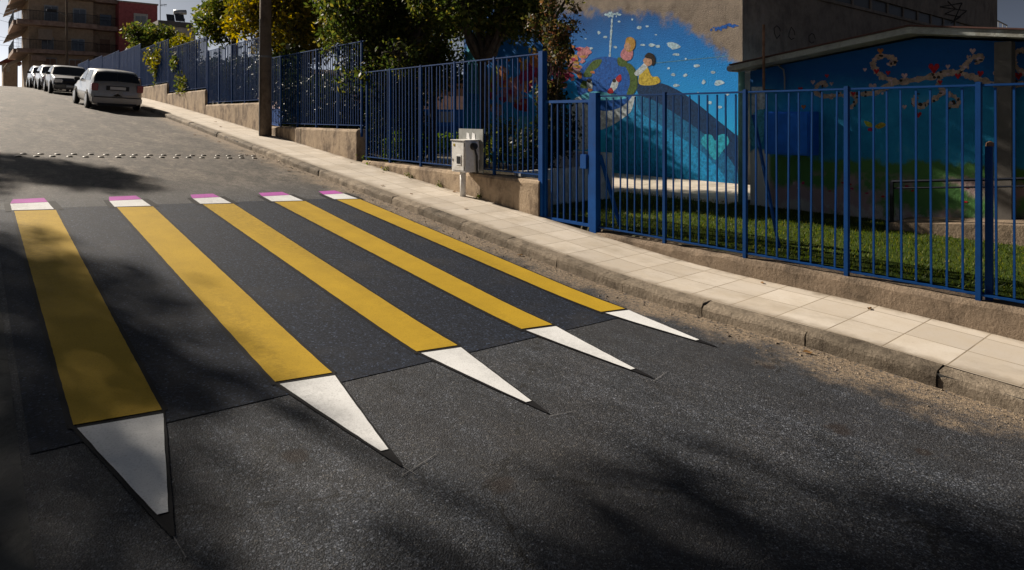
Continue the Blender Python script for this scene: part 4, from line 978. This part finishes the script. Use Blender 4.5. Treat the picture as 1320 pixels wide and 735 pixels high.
# ------------------------------------------------------------------ cars
def make_car(label, paint, spec, group='cars parked along the kerb'):
    L, W, Hh = spec['L'], spec['W'], spec['H']
    st = spec['st']      # stations: (t, top, belt, halfwidth)
    root = empty('parked_car', (0, 0, 0), label, 'car', group)
    def prof(t):
        for i in range(len(st)-1):
            if st[i][0] <= t <= st[i+1][0]:
                k = (t-st[i][0])/(st[i+1][0]-st[i][0]); return [st[i][q]*(1-k)+st[i+1][q]*k for q in range(1, 4)]
        return st[-1][1:]
    def ring(t):
        top, belt, hw = prof(t); belt = min(belt, top-.03); cab = min(1, max(0, (top-belt)/.4))
        rw = hw*(.94-.14*cab)
        return [(hw*.88, .20), (hw*.97, .30), (hw, .52), (hw*.985, .72 if belt > .75 else belt*.9), (hw*.955, belt), (hw*.955*(1-.35)+rw*.35, belt+(top-belt)*.40), (rw*1.01, belt+(top-belt)*.84), (rw*.92, top-.016), (rw*.5, top+.008), (0, top+.014)]
    ts = sorted(set([s[0] for s in st]+frange(0, 1, .03)))
    m = MB(); n = 10
    for sgn in (1, -1):
        b0 = len(m.v)
        for t in ts:
            for (x, z) in ring(t): m.v.append((x*sgn, (t-.5)*L, z))
        for i in range(len(ts)-1):
            for q in range(n-1):
                a = b0+i*n+q; m.f.append((a, a+1, a+1+n, a+n))
        m.f.append(tuple(b0+q for q in range(n))); m.f.append(tuple(b0+(len(ts)-1)*n+q for q in range(n)))
    body = m.build('body', paint, root, smooth=True)
    bm = bmesh.new(); bm.from_mesh(body.data); bmesh.ops.remove_doubles(bm, verts=bm.verts, dist=.001); bmesh.ops.recalc_face_normals(bm, faces=bm.faces); bm.to_mesh(body.data); bm.free()
    def pt(t, r):
        rg = ring(t); i = min(int(r), n-2); k = r-i
        return Vector((rg[i][0]*(1-k)+rg[i+1][0]*k, (t-.5)*L, rg[i][1]*(1-k)+rg[i+1][1]*k))
    def patch(name, mat, t0, t1, r0, r1, off=.008, sides=(1, -1), join=False, nt=5, nr=5, skew=0):
        mm = MB(); outs = []
        for sgn in sides:
            vs = []; 
            for i in range(nt+1):
                for j in range(nr+1):
                    r = r0+(r1-r0)*j/nr; a0 = t0+skew*j/nr; a1 = t1-skew*j/nr if skew else t1
                    t = a0+(a1-a0)*i/nt
                    p = pt(t, r); d1 = pt(min(t+.004, 1), r)-pt(max(t-.004, 0), r); d2 = pt(t, min(r+.05, 8.99))-pt(t, max(r-.05, 0))
                    nn = d1.cross(d2)
                    if nn.length > 0: nn.normalize()
                    c = Vector((0, (t-.5)*L*.8, .6))
                    if nn.dot(p-c) < 0: nn = -nn
                    p = p+nn*off; vs.append((p.x*sgn, p.y, p.z))
            fs = [(i*(nr+1)+j, i*(nr+1)+j+1, (i+1)*(nr+1)+j+1, (i+1)*(nr+1)+j) for i in range(nt) for j in range(nr)]
            mm.add(vs, fs)
            if not join: outs.append(mm.build(name, mat, root, smooth=True)); mm = MB()
        if join: outs.append(mm.build(name, mat, root, smooth=True))
        return outs
    g_ = spec['glass']
    patch('windscreen', 'dark_glass', *g_['front'], 5.4 if 0 else 6.4, 8.99, join=True)
    patch('rear_window', 'dark_glass', *g_['rear'], 6.3, 8.99, join=True)
    for a, b in g_['side']: patch('side_window', 'dark_glass', a, b, 4.35, 6.6, skew=.012)
    # lights, bumpers, plates
    for sgn in (1, -1):
        k = MB(); hw = prof(.03)[2]
        zt = spec['tail']
        k.box(sgn*(hw-.20) if sgn > 0 else -hw-.012, hw+.012 if sgn > 0 else -(hw-.20), -L/2-.012, -L/2+.16, zt[0], zt[1]); k.build('tail_light', 'tail_light_red', root, bevel=.02)
        k = MB(); hw = prof(.97)[2]; zh = spec['head']
        k.box(sgn*(hw-.36) if sgn > 0 else -hw-.006, hw+.006 if sgn > 0 else -(hw-.36), L/2-.16, L/2+.012, zh[0], zh[1]); k.build('headlight', 'head_light_clear', root, bevel=.03)
        k = MB(); mx = prof(.66)[2]; k.box(*( (mx-.04, mx+.15) if sgn > 0 else (-mx-.15, -mx+.04)), (.655-.5)*L-.05, (.655-.5)*L+.05, .93, 1.06); k.build('mirror', spec.get('mirror', 'black_plastic'), root, bevel=.02)
    for nm, y0, y1 in (('rear_bumper', -L/2-.07, -L/2+.12), ('front_bumper', L/2-.12, L/2+.07)):
        k = MB(); hw = prof(.02)[2]
        k.box(-hw-.01, hw+.01, y0, y1, .24, .50); b = k.build(nm, paint, root, bevel=.05)
        k = MB(); yy = (y0-.006, y0+.02) if y0 < 0 else (y1-.02, y1+.006)
        k.box(-hw+.04, hw-.04, *yy, .455, .485); k.build('trim_strip', 'black_plastic', b)
    k = MB(); k.box(-.36, .36, -L/2-.016, -L/2+.03, spec['plate']-.08, spec['plate']+.08); f = k.build('plate_frame', 'black_plastic', root)
    k = MB(); k.box(-.25, .25, -L/2-.022, -L/2-.012, spec['plate']-.052, spec['plate']+.052); k.build('licence_plate', 'plate_white', f)
    k = MB(); k.box(-.26, .26, L/2+.068, L/2+.08, .36, .46); k.build('licence_plate', 'plate_white', root)
    k = MB(); k.box(-.42, .42, L/2-.02, L/2+.016, .58, .66); k.build('grille', 'black_plastic', root)
    k = MB(); k.box(-.62, .62, -L/2-.075, -L/2+.1, .16, .25); k.build('rear_valance', 'black_plastic', root)
    k = MB(); k.tube([(.1, (spec['ant']-.5)*L, Hh), (.1, (spec['ant']-.52)*L-.1, Hh+.14)], .006, 5); k.build('aerial', 'black_plastic', root)
    for yy in spec['wheels']:
        for sgn in (1, -1):
            wv = W/2-.085
            k = MB(); k.lathe([(.02, -.10), (.30, -.10), (.345, -.085), (.345, .07), (.30, .085), (.02, .085)], (sgn*wv, yy, 0), 'x', 24); k.v = [(a, b, c+.315) for a, b, c in k.v]
            if sgn < 0: pass
            kk = MB(); kk.lathe([(.02, -.02), (.31, -.02), (.32, .0), (.315, .01), (.02, .012)], (sgn*(W/2-.01), yy, .315), 'x', 24)
            tm = MB(); tm.lathe([(.02, -.09), (.28, -.09), (.312, -.07), (.312, .07), (.285, .088), (.02, .088)] if sgn > 0 else [(.02, -.088), (.285, -.088), (.312, -.07), (.312, .07), (.28, .09), (.02, .09)], (sgn*(wv+.03), yy, .312), 'x', 24)
            wh = empty('wheel', (0, 0, 0), None, None); wh.parent = root
            arch = MB(); arch.lathe([(.345, -.10), (.36, -.01), (.36, .004), (.02, .004)] if sgn > 0 else [(.02, -.004), (.36, -.004), (.36, .01), (.345, .10)], (sgn*(W/2-.006), yy, .33), 'x', 24)
            tm.build('tyre', 'tyre_rubber', wh, smooth=False)
            rm = MB(); xo = sgn*(wv+.03)+sgn*.089
            rm.lathe([(.02, -.004), (.19, -.004), (.205, .0), (.19, .006), (.05, .012), (.02, .012)], (xo, yy, .312), 'x', 20); rm.build('rim', 'rim_metal', wh)
            arch.build('wheel_arch', 'black_plastic', root)
    return root
HATCH = dict(L=4.0, W=1.68, H=1.45, st=[(0, .60, .50, .70), (.012, .88, .78, .77), (.025, 1.0, .93, .81), (.075, 1.31, .94, .84), (.115, 1.41, .95, .845), (.25, 1.445, .95, .84), (.42, 1.455, .94, .84), (.55, 1.42, .93, .84), (.62, 1.34, .92, .84), (.765, .97, .90, .83), (.88, .88, .80, .80), (.96, .78, .70, .76), (1, .55, .5, .70)],
             glass=dict(front=(.615, .755), rear=(.030, .092), side=[(.15, .37), (.39, .60)]), tail=(.68, .95), head=(.60, .76), plate=.80, ant=.30, wheels=(-1.28, 1.20))
SEDAN = dict(L=4.3, W=1.70, H=1.43, st=[(0, .60, .50, .70), (.02, .92, .8, .76), (.06, .98, .86, .80), (.16, 1.0, .90, .84), (.28, 1.36, .92, .85), (.36, 1.42, .92, .85), (.52, 1.43, .92, .85), (.60, 1.36, .91, .85), (.73, .97, .89, .84), (.86, .88, .80, .82), (.95, .80, .72, .78), (1, .55, .5, .72)],
             glass=dict(front=(.605, .722), rear=(.17, .27), side=[(.29, .42), (.44, .60)]), tail=(.66, .88), head=(.58, .74), plate=.72, ant=.36, wheels=(-1.3, 1.32))
def put(car, x, y, rz_, yaw=0):
    s = (P(y+1)-P(y-1))/2; c = .05
    zc = road_z(x, y)
    fw = Vector((math.sin(-yaw), math.cos(yaw), 0)) * (1 if rz_ == 0 else -1)
    fw = Vector((fw.x, fw.y, fw.y*s-fw.x*c)).normalized(); up = Vector((c, -s, 1)).normalized(); right = fw.cross(up).normalized(); up = right.cross(fw)
    mt = Matrix((right, fw, up)).transposed()
    car.location = (x, y, zc); car.rotation_euler = mt.to_euler()
put(make_car('silver hatchback seen from behind with red tail lights, parked at the kerb', 'silver_car_paint', HATCH), 4.13, 29.6, 0, R(2))
put(make_car('dark blue sedan facing downhill, parked behind the silver hatchback', 'navy_car_paint', SEDAN), 4.0, 41.0, 1)
put(make_car('white hatchback facing downhill, just behind the dark blue sedan', 'white_car_paint', HATCH), 3.95, 46.8, 1)
put(make_car('grey hatchback facing downhill, farthest car parked at the kerb', 'pale_grey_car_paint', HATCH), 3.9, 52.5, 1)
put(make_car('pale car with only its roof showing over the crest of the street', 'white_car_paint', SEDAN, None), 5.2, 100, 1)

# ------------------------------------------------------------------ buildings up the hill
AY = 82.0
A = empty('apartment_block', (8, AY, 3), 'cream apartment block with brown balconies at the top of the street', 'building')
def fa(m, u0, v0, u1, v1, d0, d1, Y=AY):      # box on a facade that faces the camera side
    a = onY(u0, v1, Y); b = onY(u1, v0, Y); m.box(a[0], b[0], Y+d0, Y+d1, a[2], b[2]); return m
xl, xr, xr2 = onY(37, 60, AY)[0], onY(120, 60, AY)[0], onY(153, 60, AY)[0]
k = MB(); k.box(xl, xr, AY, AY+11, 1.5, 15.5); k.build('wall', 'cream_plaster', A)
k = MB(); k.box(xr+.003, xr2, AY+1.2, AY+11, 1.5, 14.2); k.build('side_wing_wall', 'cream_plaster', A)
for (v0, v1) in ((-6, -1), (30, 36), (66, 71)):
    k = MB(); z1, z0 = onY(80, v0, AY)[2], onY(80, v1, AY)[2]
    k.box(xl-1.0, xr+.2, AY-1.3, AY-.003, z0, z1); k.build('balcony_slab', 'balcony_slab_plaster', A)
    k = MB(); k.box(xl-1.25, xl-.003, AY+.003, AY+10.8, z0+.02, z1+.02); k.build('side_balcony_slab', 'balcony_slab_plaster', A)
    k = MB(); k.box(xr+.21, xr2, AY-.2, AY+1.197, z0+.03, z1+.03); k.build('balcony_slab', 'balcony_slab_plaster', A)
    k = MB(); r = z1+.95
    k.box(xl-1.0, xr+.2, AY-1.28, AY-1.24, r-.05, r); k.box(xr+.2, xr2, AY-.18, AY-.14, r-.05, r); k.box(xl-1.22, xl-1.18, AY+.1, AY+10.7, r-.05, r)
    for x in frange(xl-1.0, xr+.2, .12): k.box(x-.012, x+.012, AY-1.27, AY-1.25, z1, r-.05)
    for x in frange(xr+.25, xr2, .12): k.box(x-.012, x+.012, AY-.17, AY-.15, z1, r-.05)
    for y in frange(AY+.1, AY+10.7, .2): k.box(xl-1.21, xl-1.19, y-.012, y+.012, z1, r-.05)
    k.build('balcony_railing', 'dark_rail_paint', A)
    for q in range(3):
        k = MB(); y = AY+1+q*3.5; k.add([(xl-.02, y, z0-.05), (xl-1.7, y, z0-1.0), (xl-1.7, y+3, z0-1.0), (xl-.02, y+3, z0-.05), (xl-.02, y, z0-.09), (xl-1.7, y, z0-1.04), (xl-1.7, y+3, z0-1.04), (xl-.02, y+3, z0-.09)], [(0, 1, 2, 3), (4, 5, 6, 7), (0, 1, 5, 4), (1, 2, 6, 5), (2, 3, 7, 6)])
        k.build('awning', 'awning_cloth', A)
for (u0, v0, u1, v1, mt) in [(58, 9, 74, 27, 'window_glass'), (95, 13, 110, 29, 'window_glass'), (55, 50, 68, 66, 'window_glass'), (93, 52, 108, 66, 'dark_glass'), (57, 76, 72, 92, 'shutter_brown'), (90, 78, 104, 92, 'shutter_brown')]:
    k = MB(); fa(k, u0-1.2, v0-1.2, u1+1.2, v1, -.06, -.002); w_ = k.build('window', 'shutter_grey', A)
    k = MB(); fa(k, u0, v0, (u0+u1)/2-.4, v1, -.075, -.061); fa(k, (u0+u1)/2+.4, v0, u1, v1, -.075, -.061); k.build('pane', mt, w_)
for (u0, v0, u1, v1, mt) in [(131, 18, 146, 36, 'dark_glass'), (131, 50, 144, 68, 'shutter_brown')]:
    k = MB(); fa(k, u0, v0, u1, v1, 1.14, 1.198); k.build('window', mt, A)
k = MB(); fa(k, 48, 40, 66, 52, -1.24, -1.20); k.build('balcony_blind', 'awning_cloth', A)
k = MB(); fa(k, 40, 73, 58, 79, -1.1, -.003); k.build('ground_canopy', 'balcony_slab_plaster', A)
k = MB(); fa(k, 56, -14, 100, -6, 2, 6); k.build('roof_hut', 'white_plaster', A)
PK = empty('pink_house', (14.5, AY, 3), 'dark pink house with one white framed window beside the cream block', 'building')
px0, px1 = onY(153.5, 40, AY-1)[0], onY(203, 40, AY-1)[0]
zt = onY(180, 5, AY-1)[2]
k = MB(); k.box(px0, px1, AY-1, AY+9, 1.5, zt); k.build('wall', 'pink_plaster', PK)
k = MB(); k.box(px0-.05, px1+.08, AY-1.08, AY+9.1, zt+.002, zt+.16); k.build('roof_edge', 'balcony_slab_plaster', PK)
k = MB(); fa(k, 170, 20, 188, 37, -1.09, -1.002); w_ = k.build('window_frame', 'white_plaster', PK)
k = MB(); fa(k, 172.5, 22.5, 178.6, 36, -1.12, -1.091); fa(k, 179.4, 22.5, 185.5, 36, -1.12, -1.091); k.build('window_pane', 'shutter_grey', w_)
WH = empty('white_house', (17, 74, 2), 'pale flat roofed house half hidden by bushes, right of the pink house', 'building')
wa, wb = onY(203.5, 60, 74)[0], onY(252, 60, 74)[0]; zt = onY(220, 32, 74)[2]
k = MB(); k.box(wa, wb, 74, 80, 1.5, zt); k.build('wall', 'white_plaster', WH)
k = MB(); fa(k, 203, 30, 248, 33, -.3, 3, 74); k.build('roof_slab', 'flat_roof_grey', WH)
k = MB(); fa(k, 212, 38, 219, 50, -.05, -.002, 74); k.build('window', 'window_glass', WH)
s0 = onY(228, 22, 75); SH = empty('solar_water_heater', onY(228, 30, 75), 'pair of solar panels with a water tank on the pale house roof', 'solar heater')
for (u0, u1) in ((214.5, 224.5), (225.5, 237)):
    a, b = onY(u0, 27, 75), onY(u1, 18, 75); k = MB(); dz = .06
    k.add([(a[0], 74.6, a[2]), (b[0], 74.6, a[2]), (b[0]+.12, 75.6, b[2]), (a[0]+.12, 75.6, b[2]), (a[0], 74.7, a[2]-dz), (b[0], 74.7, a[2]-dz), (b[0]+.12, 75.7, b[2]-dz), (a[0]+.12, 75.7, b[2]-dz)], [(0, 1, 2, 3), (4, 7, 6, 5), (0, 1, 5, 4), (1, 2, 6, 5), (2, 3, 7, 6), (3, 0, 4, 7)])
    k.build('panel', 'solar_panel', SH)
k = MB(); a, b = onY(224, 16, 75.8), onY(240, 16, 75.8); k.tube([a, b], .26, 14); k.build('tank', 'tank_metal', SH, smooth=True)
k = MB()
for u in (216, 224, 232, 238): p = onY(u, 24, 75.7); k.tube([p, (p[0], p[1], zt-.1)], .03, 5)
k.build('stand', 'grey_steel', SH)
AN = empty('aerial_mast', onY(206.5, 30, 74.5), 'thin television aerial mast beside the pink house', 'aerial')
k = MB(); k.tube([onY(206.5, 32, 74.5), onY(206.5, -4, 74.5)], .035, 6); k.tube([onY(206, 7, 74.5), onY(215, 6, 74.5)], .03, 5)
for q in range(4): k.tube([onY(208+q*2, 5, 74.5), onY(208+q*2, 8.5, 74.5)], .015, 4)
k.build('mast', 'grey_steel', AN)
# street lamp in front of the block
lx = onY(86, 60, 72); LP = empty('street_lamp', (lx[0], 72, P(72)), 'slim street lamp on a tall post in front of the cream block', 'street lamp')
k = MB(); k.tube([(lx[0], 72, P(72)-.2), (lx[0], 72, onY(86, -6, 72)[2])], [.13, .09], 10); k.build('post', 'pole_wood', LP)
k = MB(); k.tube([onY(86, 20, 71.9), onY(79, 17, 71.9), onY(72, 13, 71.9)], .05, 6); k.build('arm', 'grey_steel', LP)
k = MB(); a, b = onY(60, 12.5, 71.9), onY(73, 12, 71.9); k.box(a[0], b[0], 71.75, 72.05, a[2]-.12, a[2]+.08); k.build('lamp_head', 'black_plastic', LP, bevel=.03)
# low house and trees left of the crest
LH = empty('small_house', (2.5, 128, 2), 'small pale house with a red tiled roof beyond the crest at the left edge', 'building')
a, b = onY(4, 110, 128), onY(23, 82, 128)
k = MB(); k.box(a[0], b[0], 128, 134, -3, b[2]); k.build('wall', 'cream_plaster', LH)
k = MB(); zt = b[2]; k.prism_y([(a[0]-.6, zt), (b[0]+.6, zt), (b[0]-.4, zt+1.1), (a[0]+1.0, zt+1.1)], 127.4, 134.5); k.build('roof', 'roof_tile_red', LH)
k = MB(); fa(k, 8, 86, 13, 93, -.05, -.002, 128); k.build('window', 'window_glass', LH)
tree('bush', 'dark bushy shrubs at the far left edge beyond the crest', (1.0, 96, 1), 3, .1, [(-1+q*.9, 96+q*.4, 4.0+rng.uniform(-.5, .3), 1.1, 1.1, 1.0) for q in range(4)], 3500, .14, 'olive_leaves', cat='bush')
# overhead wires
for q, (p0, p1) in enumerate([((-6, 40, 9.5), onY(36, 28, AY)), ((-6, 40, 9.0), onY(30, 34, AY)), ((-6, 42, 7.6), onY(28, 52, AY)), ((-6, 42, 7.2), onY(28, 56, AY)), ((-6, 44, 6.6), onY(26, 60, AY))]):
    a, b = Vector(p0), Vector(p1); m = MB()
    m.tube([a.lerp(b, t)+Vector((0, 0, -.9*math.sin(math.pi*t))) for t in frange(0, 1, .08)], .013, 4)
    tag(m.build('overhead_wire', 'black_plastic', origin=p0), 'thin overhead wire running to the cream block at upper left', 'wire', 'overhead wires at the upper left')

# ------------------------------------------------------------------ left side of the street (beside and behind the camera): unseen trees added to shade the crossing and the road before it
def unseen_shade_tree(x, y, zc, rx, ry, rz_, n, leaves, label, s=.6, size=.07):
    b = (x, y, road_z(-.6, y)+.1)
    tree('street_tree', label, b, zc-b[2]-rz_*.5, .16, crown(x, y, zc, rx, ry, rz_, n, s), leaves, size, 'olive_leaves', group='street trees on the left pavement', fork=.95)
SUNX, SUNY = 1.732*math.sin(R(15)), -1.732*math.cos(R(15))      # where the shadow of a point one metre up falls
def shade_at(x, y, h): return x-SUNX*h, y-SUNY*h
for i, (sx, sy, h, rx, ry, rz_, n, lv) in enumerate([(.95, 12.4, 11.0, 1.2, 1.8, .9, 12, 4400), (.3, 7.4, 12.5, .75, 1.9, .9, 10, 1500), (.25, 4.6, 12.0, .8, 1.6, .9, 10, 1700),
                                                 (.75, 1.2, 11.0, 1.2, 1.5, .8, 13, 3400), (2.5, .2, 12.0, 1.7, 1.5, .7, 14, 3300)]):
    rng.seed(40+i); nrng = np.random.default_rng(60+i)
    x, y = shade_at(sx, sy, h); zc = road_z(sx, sy)+h
    if True:
        b = (x-.2, y+.3, road_z(-.6, y)+.1)
        tree('street_tree', ['tall street tree shading the far left end of the crossing', 'tall street tree uphill whose shade dapples the left stripe', 'street tree with shade on the near tip of the left stripe', 'street tree shading the road before the crossing', 'tallest street tree, reaching over the road'][i],
             b, zc-b[2]-rz_*.4, .045 if i == 4 else .11, crown(x, y, zc, rx, ry, rz_, n, .6), lv, .075, 'olive_leaves', group='street trees on the left pavement', fork=.95)

# ------------------------------------------------------------------ camera, sun, sky
cd = bpy.data.cameras.new('camera'); cam = bpy.data.objects.new('camera', cd); COL.objects.link(cam); sc.camera = cam
cd.sensor_width = 36; cd.lens = FPX/1320*36; cd.clip_end = 2000; cd.clip_start = .05
cam.location = (0, 0, 0); cam.rotation_euler = (R(90), 0, -HEAD)
cd.shift_y = -(367.5-148)/1320
SUN_EL, SUN_AZ = R(30), R(15)            # azimuth: degrees left of the street axis
to_sun = Vector((-math.sin(SUN_AZ)*math.cos(SUN_EL), math.cos(SUN_AZ)*math.cos(SUN_EL), math.sin(SUN_EL)))
sl_ = bpy.data.lights.new('sun', 'SUN'); so = bpy.data.objects.new('sun', sl_); COL.objects.link(so)
sl_.energy = 5.0; sl_.angle = R(.5); sl_.color = (1, .89, .75)
so.rotation_euler = to_sun.to_track_quat('Z', 'Y').to_euler(); so.location = (-6, 20, 20)
w = bpy.data.worlds.new('World'); sc.world = w; w.use_nodes = True
nt = w.node_tree; bg = nt.nodes['Background']; sky = nt.nodes.new('ShaderNodeTexSky'); sky.sky_type = 'NISHITA'
sky.sun_disc = False; sky.sun_elevation = SUN_EL; sky.sun_rotation = -SUN_AZ; sky.altitude = 2500; sky.air_density = .07; sky.dust_density = 4.0; sky.ozone_density = 0.0
hs = nt.nodes.new('ShaderNodeHueSaturation'); hs.inputs['Saturation'].default_value = .5
tn = nt.nodes.new('ShaderNodeMix'); tn.data_type = 'RGBA'; tn.blend_type = 'MULTIPLY'; tn.inputs['Factor'].default_value = 1; tn.inputs[7].default_value = (.92, 1.0, 1.06, 1)
nt.links.new(sky.outputs[0], hs.inputs['Color']); nt.links.new(hs.outputs[0], tn.inputs[6]); nt.links.new(tn.outputs[2], bg.inputs[0]); bg.inputs[1].default_value = .075
vs_ = sc.view_settings; vs_.view_transform = 'Standard'; vs_.look = 'None'; vs_.gamma = 1; vs_.exposure = .82; vs_.use_curve_mapping = False
sc.cycles.use_denoising = True
sc.cycles.denoising_prefilter = 'ACCURATE'; sc.cycles.denoising_input_passes = 'RGB_ALBEDO_NORMAL'
sc.cycles.max_bounces = 6; sc.cycles.transparent_max_bounces = 6
try: sc.cycles.denoiser = 'OPENIMAGEDENOISE'
except Exception: pass
